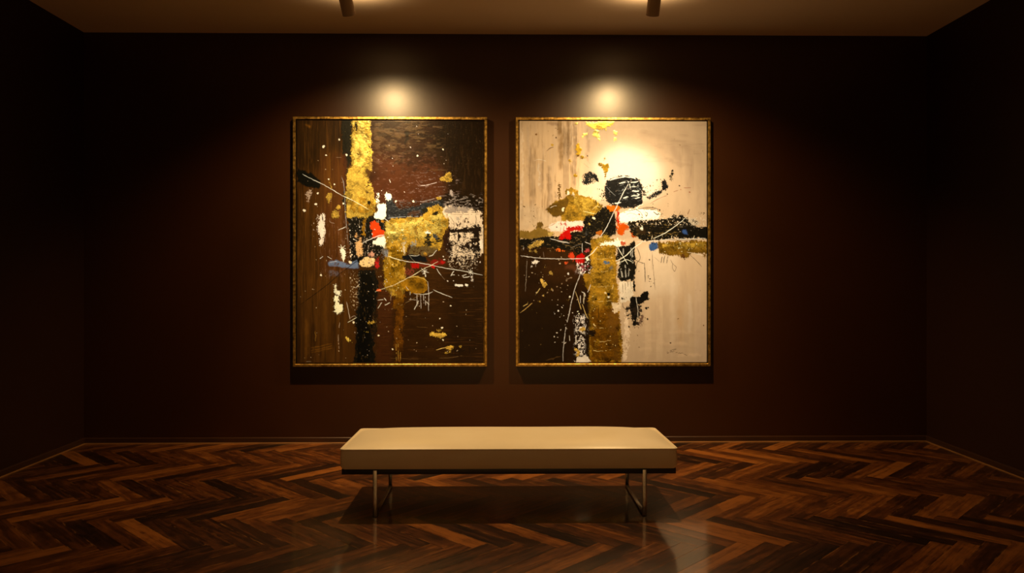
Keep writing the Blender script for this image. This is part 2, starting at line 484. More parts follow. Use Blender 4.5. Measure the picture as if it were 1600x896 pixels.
class Paint:
    def reach(s, x, y):
        xs, tab = REACH[s.kind]
        rows = [np.interp(x, xs, r) * g for r, g in zip(tab, (1.25, 1.2, 1.1) + (1.0,) * 9)]
        return float(np.interp(y, REACH_Y, rows) / 1.25) ** 0.9
    def __init__(s, x0, y0, x1, y1, S, base, seed, kind):
        s.S = S; s.kind = kind
        s.W = int(round((x1 - x0) * S)) + 1; s.H = int(round((y1 - y0) * S)) + 1
        s.x0, s.y0, s.x1, s.y1 = x0, y0, x1, y1
        xs = np.linspace(x0, x1, s.W); ys = np.linspace(y0, y1, s.H)
        s.X, s.Y = np.meshgrid(xs, ys)
        s.rgb = np.ones((s.H, s.W, 3)) * pig(base)
        s.met = np.zeros((s.H, s.W)); s.rough = np.full((s.H, s.W), 0.33); s.hgt = np.zeros((s.H, s.W))
        s.rng = random.Random(seed); s.n = seed * 1000
    def seed(s):
        s.n += 7; return s.n
    def win(s, xa, ya, xb, yb, pad=8):
        i0 = max(0, int((xa - pad - s.x0) * s.S)); i1 = min(s.W, int((xb + pad - s.x0) * s.S) + 2)
        j0 = max(0, int((ya - pad - s.y0) * s.S)); j1 = min(s.H, int((yb + pad - s.y0) * s.S) + 2)
        return slice(j0, max(j0, j1)), slice(i0, max(i0, i1))
    def lay(s, sl, m, c, k=1.0, var=0.15, vs=(6, 6), metal=0.0, rough=None, h=0.0, tint=None, kk=None, crinkle=0.0):
        """lay pigment c over the window sl with coverage m (0..1); var mottles it"""
        if m.size == 0: return
        tot = m.sum() + 1e-6
        k = s.reach((m * s.X[sl]).sum() / tot, (m * s.Y[sl]).sum() / tot) if m.max() > 0 else 1.0
        if kk: k = kk
        elif max(c) > 205 and min(c) > 125: k = min(k, 1.25)       # white lead stays white
        col = np.ones(m.shape + (3,)) * pig(c, k)
        if tint is not None: col = col * tint
        X, Y = s.X[sl], s.Y[sl]
        if var > 0:
            n = fbm(X / vs[0], Y / vs[1], s.seed(), 4) - 0.5
            col = col * np.clip(1 + 2.6 * var * n, 0.1, 3)[..., None]
        if crinkle > 0:
            # leaf laid in wrinkled scraps: thin bright ridges, dull hollows, seams between sheets
            r1 = 1 - np.abs(2 * fbm(X / 5.5, Y / 4.5, s.seed(), 3) - 1) * 2.2
            r2 = fbm(X / 14, Y / 12, s.seed(), 3) - 0.5
            f = 0.80 + 2.4 * r2 * crinkle + 0.95 * crinkle * np.clip(r1, 0, 1) ** 5
            col = col * np.clip(f, 0.3, 2.2)[..., None]
        m = np.clip(m, 0, 1)
        s.rgb[sl] = s.rgb[sl] * (1 - m[..., None]) + np.clip(col, 0, 0.92) * m[..., None]
        s.met[sl] = s.met[sl] * (1 - m) + metal * m
        if rough is not None: s.rough[sl] = s.rough[sl] * (1 - m) + rough * m
        if h: s.hgt[sl] += m * h * (0.6 + 0.8 * fbm(X / 2.2, Y / 2.2, s.seed(), 2))
    def inside(s, sl, pts, rag, rs):
        X, Y = s.X[sl], s.Y[sl]
        if rag > 0:
            X = X + (fbm(X / rs, Y / rs, s.seed(), 4, 0.65) - 0.5) * rag * 2.4
            Y = Y + (fbm(s.X[sl] / rs, Y / rs, s.seed(), 4, 0.65) - 0.5) * rag * 2.4
        c = np.zeros(X.shape, bool)
        n = len(pts)
        for i in range(n):
            ax, ay = pts[i]; bx, by = pts[(i + 1) % n]
            if ay == by: continue
            t = (Y >= min(ay, by)) & (Y < max(ay, by))
            c ^= t & (X < ax + (Y - ay) * (bx - ax) / (by - ay))
        return c.astype(float)
    @staticmethod
    def blur(m, r):
        r = int(r)
        if r < 1: return m
        for ax in (0, 1):
            for _ in range(2):
                p = np.pad(m, [(r, r) if a == ax else (0, 0) for a in (0, 1)], mode='edge')
                cs = np.cumsum(p, axis=ax)
                z = np.zeros_like(np.take(cs, [0], axis=ax))
                cs = np.concatenate([z, cs], axis=ax)
                w = 2 * r + 1
                m = (np.take(cs, range(w, cs.shape[ax]), axis=ax) - np.take(cs, range(0, cs.shape[ax] - w), axis=ax)) / w
        return m
    def poly(s, pts, c, rag=2.0, rs=5.0, soft=0, dry=0.0, ds=(2.0, 2.0), alpha=1.0, feather=1.0, **kw):
        """ragged patch; dry = share of it the dry brush misses, ds = grain size of the misses"""
        xs = [p[0] for p in pts]; ys = [p[1] for p in pts]
        sl = s.win(min(xs), min(ys), max(xs), max(ys), 6 + rag + soft)
        m = s.inside(sl, pts, rag, rs)
        if soft: m = s.blur(m, soft * s.S / 2)
        if dry > 0:
            n = fbm(s.X[sl] / ds[0], s.Y[sl] / ds[1], s.seed(), 4, 0.6)
            q = np.quantile(n, dry)
            e = s.blur(m, 2.5 * s.S)                  # thins out toward the edge
            m = m * np.clip((n - q + (e - 0.75) * 0.10) / 0.04 + 0.5, 0, 1)
        if feather and not soft:
            # broken, brushed-out margin with loose flecks
            fx, fy = s.rng.uniform(0.9, 2.2), s.rng.uniform(0.9, 3.2)
            if s.rng.random() < 0.35: fx, fy = fy, fx
            fr = min(2.4, 0.6 + rag * 0.7) * feather
            e = s.blur(m, fr * s.S)
            n = fbm(s.X[sl] / fx, s.Y[sl] / fy, s.seed(), 4, 0.62) - 0.5
            m = np.clip((e - 0.5 + 1.25 * n) / 0.16 + 0.5, 0, 1)
        s.lay(sl, m * alpha, c, **kw)
    def rect(s, x0, y0, x1, y1, c, **kw):
        s.poly([(x0, y0), (x1, y0), (x1, y1), (x0, y1)], c, **kw)
    def oval(s, cx, cy, rx, ry, c, n=18, **kw):
        s.poly([(cx + rx * math.cos(2 * math.pi * k / n), cy + ry * math.sin(2 * math.pi * k / n)) for k in range(n)], c, **kw)
    def line(s, pts, w, c, jit=0.5, brk=0.0, alpha=1.0, taper=True, **kw):
        """thin scratched or dripped line through pts, smoothed"""
        P = [np.array(p, float) for p in pts]
        if len(P) > 2:
            Q = []
            E = [2 * P[0] - P[1]] + P + [2 * P[-1] - P[-2]]
            for i in range(1, len(E) - 2):
                for t in np.linspace(0, 1, 8, endpoint=False):
                    a, b, cc, d = E[i - 1], E[i], E[i + 1], E[i + 2]
                    Q.append(0.5 * ((2 * b) + (cc - a) * t + (2 * a - 5 * b + 4 * cc - d) * t * t + (3 * b - a - 3 * cc + d) * t ** 3))
            Q.append(P[-1]); P = Q
        xs = [p[0] for p in P]; ys = [p[1] for p in P]
        sl = s.win(min(xs), min(ys), max(xs), max(ys), 4)
        X, Y = s.X[sl], s.Y[sl]
        if X.size == 0: return
        sd = s.seed()
        X2 = X + (fbm(X / 5, Y / 5, sd, 2) - 0.5) * jit * 2
        Y2 = Y + (fbm(X / 5, Y / 5, sd + 3, 2) - 0.5) * jit * 2
        D = np.full(X.shape, 1e9); Tt = np.zeros(X.shape)
        n = len(P) - 1
        for i in range(n):
            a, b = P[i], P[i + 1]; d = b - a; L2 = max(1e-9, d @ d)
            t = np.clip(((X2 - a[0]) * d[0] + (Y2 - a[1]) * d[1]) / L2, 0, 1)
            dd = np.hypot(X2 - a[0] - t * d[0], Y2 - a[1] - t * d[1])
            u = dd < D
            D[u] = dd[u]; Tt[u] = ((i + t) / n)[u]
        wv = w * (0.62 if w < 2 else 0.8) * (0.45 + 1.1 * fbm(X / 4, Y / 4, sd + 5, 2))
        if taper: wv = wv * np.clip(0.45 + 2.2 * np.minimum(Tt, 1 - Tt) * 2, 0, 1)
        m = np.clip((wv / 2 - D) * s.S + 0.6, 0, 1)
        if brk > 0:
            nz = fbm(X / 5, Y / 5, sd + 9, 2)
            m = m * np.clip((nz - np.quantile(nz, brk)) / 0.05 + 0.5, 0, 1)
        if w >= 3.5: m = s.blur(m, w * s.S * 0.22)
        else: alpha = alpha * 0.78
        s.lay(sl, m * alpha, c, var=kw.pop('var', 0.05), h=kw.pop('h', 0.0002), **kw)
    def dots(s, region, n, c, r=(0.4, 1.1), elong=1.0, **kw):
        x0, y0, x1, y1 = region
        for _ in range(int(n * 0.7)):
            rr = 0.85 * s.rng.uniform(*r) * (0.6 if s.rng.random() < 0.5 else 1.0)
            x, y = s.rng.uniform(x0, x1), s.rng.uniform(y0, y1)
            e = s.rng.uniform(1, 1 + elong); an = s.rng.uniform(0, math.pi)
            s.spot(x, y, rr, c, e, an, **kw)
    def spot(s, x, y, r, c, e=1.0, an=0.0, **kw):
        sl = s.win(x - r * e, y - r * e, x + r * e, y + r * e, 1)
        X, Y = s.X[sl] - x, s.Y[sl] - y
        if X.size == 0: return
        a = X * math.cos(an) + Y * math.sin(an); b = -X * math.sin(an) + Y * math.cos(an)
        ang = np.arctan2(b, a)
        ww = 1 + 0.10 * np.sin(2 * ang + 9 * x) + 0.10 * np.sin(3 * ang + 7 * x) + 0.10 * np.sin(5 * ang + 5 * y)
        m = np.clip((r * ww - np.hypot(a / e, b)) * s.S + 0.5, 0, 1)
        s.lay(sl, m, c, var=0.0, h=0.0003, **kw)
    def shapes(s, polys, c, **kw):
        for p in polys: s.poly(p, c, **kw)
    def scumble(s, region, c, cover, sx, sy, soft=8, alpha=1.0, edge=0.05, **kw):
        """broken veil of colour: cover = share of the region it reaches"""
        x0, y0, x1, y1 = region
        sl = s.win(x0, y0, x1, y1, soft + 4)
        m = s.inside(sl, [(x0, y0), (x1, y0), (x1, y1), (x0, y1)], 4, 14)
        m = s.blur(m, soft * s.S / 2)
        n = fbm(s.X[sl] / sx, s.Y[sl] / sy, s.seed(), 5, 0.6)
        q = np.quantile(n, 1 - cover)
        s.lay(sl, m * np.clip((n - q) / edge, 0, 1) * alpha, c, **kw)

GOLD = dict(metal=0.40, rough=0.34, h=0.0011, var=0.20, vs=(1.6, 1.6), tint=np.array([1.0, 0.90, 0.52]), crinkle=0.75)
GOLD_C = (236, 178, 66)
GOLD_D = (160, 108, 24)
WHITE = (250, 225, 190)
CREAM = (222, 185, 135)
BLACK = (22, 19, 14)

def canvas_material(name):
    m, nt, b = new_mat(name)
    L = nt.links.new
    at = N(nt, 'ShaderNodeAttribute', attribute_name='pigment')
    me = N(nt, 'ShaderNodeAttribute', attribute_name='leaf')
    ro = N(nt, 'ShaderNodeAttribute', attribute_name='sheen')
    L(at.outputs['Color'], b.inputs['Base Color']); L(me.outputs['Fac'], b.inputs['Metallic'])
    L(ro.outputs['Fac'], b.inputs['Roughness'])
    b.inputs['Specular IOR Level'].default_value = 0.15
    tc = N(nt, 'ShaderNodeTexCoord')
    no = N(nt, 'ShaderNodeTexNoise', Scale=170.0, Detail=5.0); L(tc.outputs['Object'], no.inputs['Vector'])
    bp = N(nt, 'ShaderNodeBump', Strength=0.16, Distance=0.002)
    L(no.outputs['Fac'], bp.inputs['Height']); L(bp.outputs[0], b.inputs['Normal'])
    return m

def canvas_from(P, matname):
    def make(root, x0, x1, z0, z1, yf, yb):
        H, W = P.H, P.W
        xs = np.linspace(x0, x1, W); zs = np.linspace(z1, z0, H)
        GX, GZ = np.meshgrid(xs, zs)
        h = np.clip(P.hgt, 0, 0.0032)
        h = Paint.blur(h, 1)
        # canvas tooth and brush ridges
        h = h + 0.0004 * fbm(P.X / 1.6, P.Y / 6.0, 901, 3)
        fade = np.minimum(np.minimum(np.arange(W)[None, :], np.arange(W)[::-1][None, :]), np.minimum(np.arange(H)[:, None], np.arange(H)[::-1][:, None]))
        h = h * np.clip(fade / 3.0, 0, 1)
        co = np.stack([GX, yf - h, GZ], -1).reshape(-1, 3)
        idx = np.arange(H * W).reshape(H, W)
        q = np.stack([idx[:-1, :-1], idx[1:, :-1], idx[1:, 1:], idx[:-1, 1:]], -1).reshape(-1, 4)
        # turned-over edges
        edge = np.concatenate([idx[0, :-1], idx[:-1, -1], idx[-1, :0:-1], idx[:0:-1, 0]])
        nb = len(edge)
        back = co[edge].copy(); back[:, 1] = yb
        bi = np.arange(H * W, H * W + nb)
        e2 = np.roll(edge, -1); b2 = np.roll(bi, -1)
        sk = np.stack([edge, e2, b2, bi], -1)
        co = np.concatenate([co, back]); q = np.concatenate([q, sk])
        me = bpy.data.meshes.new('canvas')
        me.vertices.add(len(co)); me.vertices.foreach_set('co', co.astype(np.float32).ravel())
        me.loops.add(q.size); me.loops.foreach_set('vertex_index', q.astype(np.int32).ravel())
        me.polygons.add(len(q))
        me.polygons.foreach_set('loop_start', (np.arange(len(q)) * 4).astype(np.int32))
        sm = np.ones(len(q), bool); sm[-nb:] = False
        me.polygons.foreach_set('use_smooth', sm)
        me.update(calc_edges=True)
        def ext(a):
            return np.concatenate([a.reshape(H * W, -1), a.reshape(H * W, -1)[edge]])
        ca = me.attributes.new('pigment', 'FLOAT_COLOR', 'POINT')
        rgba = np.concatenate([ext(np.clip(P.rgb, 0, 0.92)), np.ones((len(co), 1))], 1)
        ca.data.foreach_set('color', rgba.astype(np.float32).ravel())
        for nm, arr in (('leaf', P.met), ('sheen', P.rough)):
            aa = me.attributes.new(nm, 'FLOAT', 'POINT'); aa.data.foreach_set('value', ext(arr).astype(np.float32).ravel())
        me.materials.append(canvas_material(matname))
        me.validate()
        o = bpy.data.objects.new('canvas', me); COL.objects.link(o); o.parent = root
        return o
    return make
PX_S = 2.0
def paint_dark():
    P = Paint(463.2, 188.0, 755.3, 567.2, PX_S, (52, 28, 7), 5, 'dark')
    p, L, D, R_ = P.poly, P.line, P.dots, P.rect
    # ground: olive brown at the left, red brown up the middle, near black at the right
    R_(455, 180, 545, 580, (74, 42, 10), rag=6, rs=20, soft=10, var=0.3, vs=(5, 60))
    R_(455, 180, 538, 262, (44, 25, 6), rag=8, rs=20, soft=16, alpha=0.85, var=0.3, vs=(8, 40))
    R_(500, 235, 535, 300, (86, 50, 14), rag=5, rs=16, soft=10, alpha=0.7, var=0.3, vs=(4, 40))
    R_(502, 240, 541, 430, (92, 48, 20), rag=5, rs=16, soft=12, alpha=0.55, var=0.3, vs=(5, 50))
    R_(455, 430, 555, 580, (70, 40, 9), rag=6, rs=20, soft=10, alpha=0.8, k=0.8, var=0.35, vs=(6, 40))
    R_(455, 180, 468, 580, (36, 20, 5), rag=3, rs=20, soft=8, alpha=0.8)
    p([(578, 180), (760, 180), (760, 330), (690, 345), (600, 345), (578, 300)], (60, 30, 12), rag=6, rs=20, soft=6, var=0.35, vs=(14, 5))
    p([(582, 236), (615, 250), (640, 262), (672, 256), (690, 268), (698, 300), (690, 315), (655, 322), (612, 330), (582, 315)], (104, 52, 27), rag=16, rs=14, soft=12, alpha=0.75, var=0.22, vs=(10, 7))
    p([(690, 180), (760, 180), (760, 330), (702, 330), (700, 270), (672, 230)], (26, 13, 3), rag=9, rs=22, soft=12, alpha=0.92, var=0.3, vs=(8, 14))
    P.scumble((582, 186, 690, 236), (126, 94, 70), 0.52, 16, 4.5, soft=10, alpha=0.60, edge=0.12, k=1.1, var=0.3, vs=(3, 2), h=0.0005)  # pale gloss haze of the lamplight, painted into the pigment
    P.scumble((582, 186, 640, 262), (122, 86, 66), 0.42, 10, 5, soft=12, alpha=0.55, edge=0.10, k=1.1, var=0.3, vs=(2, 2), h=0.0005)  # more of the painted gloss haze
    P.scumble((590, 186, 720, 215), (28, 14, 5), 0.35, 12, 4, soft=5, alpha=0.7, edge=0.08, var=0.2)
    P.scumble((600, 230, 700, 270), (40, 19, 7), 0.35, 9, 6, soft=8, alpha=0.6, edge=0.08, var=0.2)
    P.scumble((580, 186, 760, 262), (120, 92, 68), 0.035, 2.0, 1.4, soft=10, alpha=0.35, edge=0.05, k=1.2, var=0.1)
    P.scumble((640, 268, 716, 318), (170, 130, 100), 0.07, 7, 1.2, soft=8, alpha=0.7, edge=0.04, var=0.1)
    p([(632, 204), (639, 206), (638, 216), (634, 226), (631, 222), (633, 214)], (24, 12, 4), rag=2, rs=4, soft=1, alpha=0.9)
    p([(676, 224), (704, 262), (698, 266), (670, 236)], (46, 25, 5), rag=3, rs=8, soft=5, alpha=0.6)
    L([(668, 266), (684, 265), (700, 266)], 1.3, (120, 90, 62), brk=0.2, alpha=0.8)
    R_(590, 425, 760, 580, (48, 25, 5), rag=6, rs=18, soft=8, k=0.86, var=0.28, vs=(14, 7))
    R_(700, 400, 760, 580, (34, 17, 4), rag=9, rs=22, soft=12, alpha=0.8, k=0.86, var=0.25, vs=(8, 20))
    R_(588, 440, 612, 570, (66, 32, 12), rag=4, rs=12, soft=6, alpha=0.7, k=0.9, var=0.25, vs=(10, 4))
    # pale vertical brush marks low on the left
    for x, y0, y1, c, w in ((478, 500, 560, (96, 58, 14), 5), (489, 505, 545, (34, 18, 4), 7), (492, 518, 533, (140, 92, 28), 1.6), (521, 505, 545, (34, 18, 4), 4),
                            (514, 240, 290, (116, 72, 20), 4), (510, 245, 300, (96, 56, 15), 5), (481, 220, 262, (66, 38, 9), 3), (495, 380, 430, (80, 46, 12), 8),
                            (506, 470, 560, (84, 50, 12), 6), (472, 400, 500, (56, 32, 8), 7), (530, 330, 430, (104, 60, 30), 7)):
        L([(x, y0), (x + 0.8, (y0 + y1) / 2), (x, y1)], w, c, jit=1.2, alpha=0.55, h=0.0003)
    for y in (541, 545, 548):
        L([(486, y + 3), (500, y), (518, y - 4)], 2.2, (112, 70, 20), alpha=0.55, jit=1)
    p([(476, 194), (484, 195), (485, 200), (480, 198)], (120, 74, 18), rag=1.5, rs=3, soft=2, alpha=0.7)
    # dragged brush marks over the browns
    P.scumble((463, 186, 545, 568), (112, 68, 24), 0.30, 1.5, 46, soft=8, alpha=0.34, edge=0.10, var=0.1, h=0.0003)
    P.scumble((463, 186, 545, 568), (26, 14, 4), 0.28, 2.2, 60, soft=8, alpha=0.40, edge=0.10, var=0.1)
    P.scumble((590, 425, 756, 568), (92, 54, 22), 0.18, 26, 1.4, soft=8, alpha=0.30, edge=0.08, var=0.1, h=0.0003)
    P.scumble((690, 188, 756, 330), (70, 44, 22), 0.22, 2.2, 18, soft=10, alpha=0.30, edge=0.10, var=0.1)
    P.scumble((584, 236, 700, 325), (150, 96, 64), 0.14, 5, 2.0, soft=10, alpha=0.40, edge=0.07, var=0.1, h=0.0003)
    P.scumble((500, 330, 545, 440), (140, 92, 56), 0.14, 2.0, 8, soft=10, alpha=0.35, edge=0.07, var=0.1, h=0.0003)
    # black passages
    p([(533, 186), (550, 186), (549, 232), (549, 252), (544, 262), (541, 300), (541, 345), (536, 320), (538, 262), (534, 240)], (30, 26, 16), rag=3, rs=6, var=0.35, vs=(2, 8), h=0.0004)
    p([(534, 240), (541, 238), (542, 290), (537, 300)], (92, 46, 20), rag=2.5, rs=6, soft=2, alpha=0.7)
    p([(463, 261), (474, 266), (488, 273), (501, 284), (499, 295), (488, 293), (478, 290), (463, 283)], (12, 10, 6), rag=3, rs=6, soft=1.5, var=0.3, vs=(6, 2))
    p([(542, 338), (592, 338), (603, 330), (606, 382), (590, 400), (572, 412), (562, 414), (547, 410), (545, 378)], (22, 19, 13), rag=3, rs=6, var=0.3, vs=(2, 6))
    p([(558, 424), (585, 420), (590, 440), (589, 476), (588, 515), (582, 545), (587, 556), (584, 570), (551, 570), (554, 540), (557, 520), (553, 500), (560, 476)], (15, 12, 8), rag=4, rs=7, var=0.4, vs=(2, 9))
    p([(563, 430), (578, 426), (582, 440), (584, 470), (577, 540), (578, 566), (556, 566), (560, 520), (562, 470)], (7, 6, 4), rag=3, rs=7, var=0.2)
    p([(580, 490), (590, 480), (592, 500), (586, 520), (579, 530)], (46, 26, 8), rag=3, rs=5, soft=2, alpha=0.6, dry=0.3)
    p([(602, 312), (613, 309), (617, 322), (624, 327), (650, 322), (668, 316), (692, 310), (696, 322), (660, 333), (640, 339), (603, 343)], (46, 43, 36), rag=2.5, rs=5, var=0.55, vs=(5, 2), h=0.0005)
    p([(640, 331), (658, 327), (655, 334), (636, 337)], (96, 60, 44), rag=2, rs=4, soft=1, alpha=0.7)
    p([(684, 310), (702, 300), (755, 312), (758, 330), (700, 326)], (22, 12, 5), rag=3, rs=6, alpha=0.85)
    P.scumble((543, 342, 600, 412), (204, 168, 124), 0.11, 1.5, 3.4, soft=3, alpha=0.65, edge=0.06, h=0.0006)
    P.scumble((556, 424, 590, 566), (84, 62, 36), 0.10, 2.4, 6, soft=4, alpha=0.4, edge=0.07, var=0.1)
    P.scumble((548, 424, 560, 480), (206, 166, 112), 0.14, 1.4, 2.0, soft=4, alpha=0.8, edge=0.03)
    P.scumble((603, 312, 694, 342), (122, 112, 92), 0.20, 3.2, 1.3, soft=3, alpha=0.6, edge=0.06)
    # the long gold stroke from the top edge
    p([(550, 186), (563, 187), (578, 188), (579, 205), (581, 240), (580, 268), (574, 272), (583, 300), (588, 318), (584, 330), (575, 340), (541, 340), (540, 300), (541, 272), (549, 258), (548, 225), (550, 205)],
      (246, 194, 84), rag=3.2, rs=4, dry=0.05, ds=(1.6, 2.6), k=1.0, **GOLD)
    p([(549, 188), (577, 188), (578, 235), (568, 262), (551, 262)], (252, 208, 104), rag=5, rs=6, dry=0.45, ds=(3, 6), **GOLD)
    p([(572, 218), (581, 216), (580, 266), (573, 268)], (34, 26, 10), rag=2, rs=3, dry=0.62, ds=(1.6, 1.4))
    p([(545, 305), (585, 305), (586, 332), (545, 336)], (206, 146, 44), rag=5, rs=5, dry=0.55, ds=(2.5, 2.0), **GOLD)
    p([(568, 264), (580, 262), (578, 306), (570, 306)], (92, 60, 22), rag=1.5, rs=3, dry=0.58, ds=(0.7, 14))
    p([(554, 190), (558, 190), (558, 207), (555, 207)], (40, 28, 10), rag=1.5, rs=3)
    L([(559, 270), (564, 263), (570, 257), (577, 254)], 1.8, (36, 26, 10), brk=0.15)
    D((549, 190, 580, 335), 34, (60, 40, 12), r=(0.35, 0.9))
    p([(569, 309), (577, 314), (581, 320), (574, 318)], (30, 24, 12), rag=2, rs=3)
    R_(565, 341, 571, 371, (190, 130, 36), rag=2, rs=4, dry=0.2, ds=(1, 8), **GOLD)
    # white impasto
    p([(590, 319), (602, 318), (603, 338), (597, 344), (584, 341), (586, 334), (590, 330)], (246, 226, 192), rag=1.6, rs=3, h=0.0012, var=0.06)
    p([(599, 305), (606, 300), (612, 304), (611, 311), (603, 313)], WHITE, rag=2.2, rs=3, h=0.0012, var=0.08)
    p([(588, 299), (592, 300), (594, 318), (588, 318)], WHITE, rag=2, rs=3, dry=0.25, ds=(1, 4), h=0.0010)
    p([(581, 380), (590, 372), (601, 366), (604, 382), (598, 386), (583, 382)], WHITE, rag=2, rs=3, dry=0.06, h=0.0010, var=0.08)
    p([(594, 384), (606, 382), (608, 392), (600, 392)], WHITE, rag=3, rs=3, dry=0.4)
    p([(494, 338), (500, 334), (507, 333), (508, 352), (507, 372), (501, 386), (497, 378), (496, 360)], (240, 206, 160), rag=2, rs=3, dry=0.30, ds=(1.2, 7), h=0.0008)
    p([(502.5, 335), (504.5, 335), (505, 346), (503, 346)], (40, 22, 8), rag=0.6)
    p([(489, 345), (491, 345), (491, 365), (489, 362)], (210, 172, 126), rag=1, rs=3, dry=0.3)
    p([(476, 298), (487, 296), (486, 314), (478, 316)], (190, 150, 108), rag=3, rs=4, dry=0.55, ds=(1.5, 2), alpha=0.75)
    p([(531, 391), (536, 386), (539, 392), (539, 402), (536, 410), (533, 402)], WHITE, rag=1.8, rs=3, dry=0.08, h=0.0008)
    for a in (20, 70, 130, 200, 250, 320):
        L([(534, 387), (534 + 6 * math.cos(R(a)), 387 + 5 * math.sin(R(a)))], 1.0, WHITE)
    p([(520, 444), (524, 443), (526, 455), (532, 453), (532, 464), (527, 462), (523, 458)], WHITE, rag=2, rs=3, h=0.0009, dry=0.1)
    p([(520, 465), (528, 462), (530, 478), (535, 474), (535, 488), (528, 492), (523, 488), (522, 474)], WHITE, rag=2.2, rs=3, h=0.0009, dry=0.1, k=0.9)
    L([(530, 504), (529, 515), (528, 526), (529, 545)], 1.1, (190, 150, 104), brk=0.45)
    # the blue-grey smear
    p([(512, 409), (524, 407), (545, 412), (557, 406), (560, 418), (552, 421), (530, 417), (514, 416)], (112, 120, 128), rag=2.5, rs=5, soft=1.2, alpha=0.85, dry=0.12, ds=(8, 1.5), var=0.2)
    p([(513, 422), (530, 424), (528, 433), (516, 430)], (104, 92, 84), rag=3, rs=5, soft=2, alpha=0.5, dry=0.3)
    L([(514, 410), (526, 408)], 1.6, (200, 190, 176), alpha=0.8)
    # peach and orange blocks
    p([(554, 376), (567, 376), (566, 400), (560, 402), (556, 396)], (246, 178, 98), rag=2, rs=3, dry=0.2, ds=(2, 5), var=0.2)
    p([(562, 405), (572, 402), (585, 404), (584, 415), (574, 418), (562, 415)], (255, 198, 116), rag=1.6, rs=3, var=0.12, h=0.0006)
    p([(573, 392), (583, 392), (584, 402), (574, 402)], (226, 150, 104), rag=2, rs=3, dry=0.2, var=0.2)
    p([(554, 362), (558, 362), (558, 376), (554, 376)], (232, 160, 86), rag=1.4, rs=3, dry=0.25)
    p([(560, 366), (564, 365), (564, 378), (560, 378)], (232, 160, 86), rag=1.4, rs=3, dry=0.25)
    p([(545, 390), (550, 391), (550, 404), (546, 404)], (240, 196, 140), rag=1.5, rs=3, dry=0.25)
    p([(544, 407), (550, 408), (549, 413), (545, 412)], (248, 208, 150), rag=1, rs=3)
    p([(583, 403), (593, 402), (592, 421), (585, 421)], (196, 28, 22), rag=2, rs=3, dry=0.38, ds=(3, 1.6))
    p([(600, 416), (606, 415), (605, 423), (601, 422)], (224, 30, 20), rag=1.2, rs=3)
    p([(578, 347), (585, 345), (592, 351), (594, 358), (601, 361), (599, 369), (590, 371), (580, 372), (582, 362), (578, 355)], (240, 62, 2), rag=1.6, rs=3.5, var=0.06, h=0.0009, rough=0.5)
    L([(579, 362), (586, 360)], 1.0, (90, 30, 6))
    p([(594, 344), (600, 344), (599, 348), (595, 348)], (214, 130, 28), rag=1.5, rs=3)
    P.spot(591.5, 453.5, 2.0, (232, 78, 14), 1.7, 0)
    # gold leaf field
    p([(600, 346), (612, 342), (625, 340), (650, 341), (662, 334), (669, 325), (686, 320), (694, 325), (700, 340), (702, 352), (694, 360), (690, 372), (692, 386), (684, 390), (668, 386), (650, 386), (638, 380), (633, 400), (633, 440), (629, 466), (612, 462), (602, 452), (599, 420), (602, 380)],
      GOLD_C, rag=4, rs=5, dry=0.07, ds=(2, 2), k=1.0, **GOLD)
    p([(602, 346), (650, 343), (690, 330), (698, 350), (680, 372), (640, 376), (604, 380)], (255, 216, 112), rag=5, rs=6, dry=0.45, ds=(2.6, 2.2), **GOLD)
    p([(600, 384), (632, 384), (632, 452), (602, 452)], (176, 124, 26), rag=4, rs=6, dry=0.35, ds=(3, 6), **GOLD)
    p([(612, 452), (632, 450), (630, 486), (613, 484)], (126, 82, 14), rag=4, rs=6, dry=0.3, ds=(2, 8), alpha=0.8, **GOLD)
    p([(614, 484), (631, 482), (629, 540), (627, 567), (617, 567), (615, 530)], (112, 68, 14), rag=3, rs=6, dry=0.30, ds=(1.2, 16), alpha=0.72, k=0.9, **GOLD)
    for x in (618.5, 621.5, 625):
        L([(x, 535), (x + 0.3, 563)], 0.9, (196, 140, 48), brk=0.3)
    p([(658, 326), (670, 326), (668, 332), (660, 333)], (40, 36, 22), rag=2, rs=3)
    p([(674, 331), (684, 331), (684, 336), (676, 336)], (34, 26, 14), rag=1.6, rs=3)
    D((660, 322, 696, 350), 14, (40, 30, 14), r=(0.5, 1.3))
    p([(664, 359), (676, 360), (674, 366), (664, 365)], (236, 212, 170), rag=2, rs=3, dry=0.25)
    p([(660, 366), (690, 366), (688, 386), (662, 386)], (42, 34, 18), rag=3, rs=4, dry=0.52, ds=(2.2, 1.8))
    p([(674, 364), (686, 366), (684, 376), (676, 374)], (70, 66, 52), rag=2.5, rs=4, dry=0.2)
    p([(644, 352), (651, 354), (654, 372), (649, 366)], (150, 96, 22), rag=2, rs=4, alpha=0.8)
    p([(628, 370), (634, 370), (634, 398), (629, 396)], (206, 178, 130), rag=1.6, rs=3, dry=0.3, ds=(1.5, 5), alpha=0.8)
    p([(640, 376), (652, 374), (652, 386), (642, 388)], (150, 138, 110), rag=2, rs=3, dry=0.35, ds=(1.5, 4), alpha=0.85)
    p([(602, 362), (622, 361), (622, 365), (602, 366)], (255, 226, 140), rag=1.6, rs=4, dry=0.2, **GOLD)
    p([(590, 388), (608, 386), (606, 402), (594, 402)], (120, 104, 82), rag=3, rs=4, dry=0.35, alpha=0.8)
    p([(600, 393), (607, 390), (606, 402), (601, 401)], (150, 140, 126), rag=1.8, rs=3, soft=1, alpha=0.8)
    P.dots((600, 344, 634, 455), 46, (255, 226, 150), r=(0.3, 0.9), elong=1.2)
    P.dots((600, 350, 632, 452), 30, (120, 76, 16), r=(0.4, 1.1), elong=1.0)
    p([(634, 384), (684, 384), (680, 400), (640, 402)], (112, 92, 62), rag=4, rs=6, dry=0.35, ds=(4, 2.5), alpha=0.85)
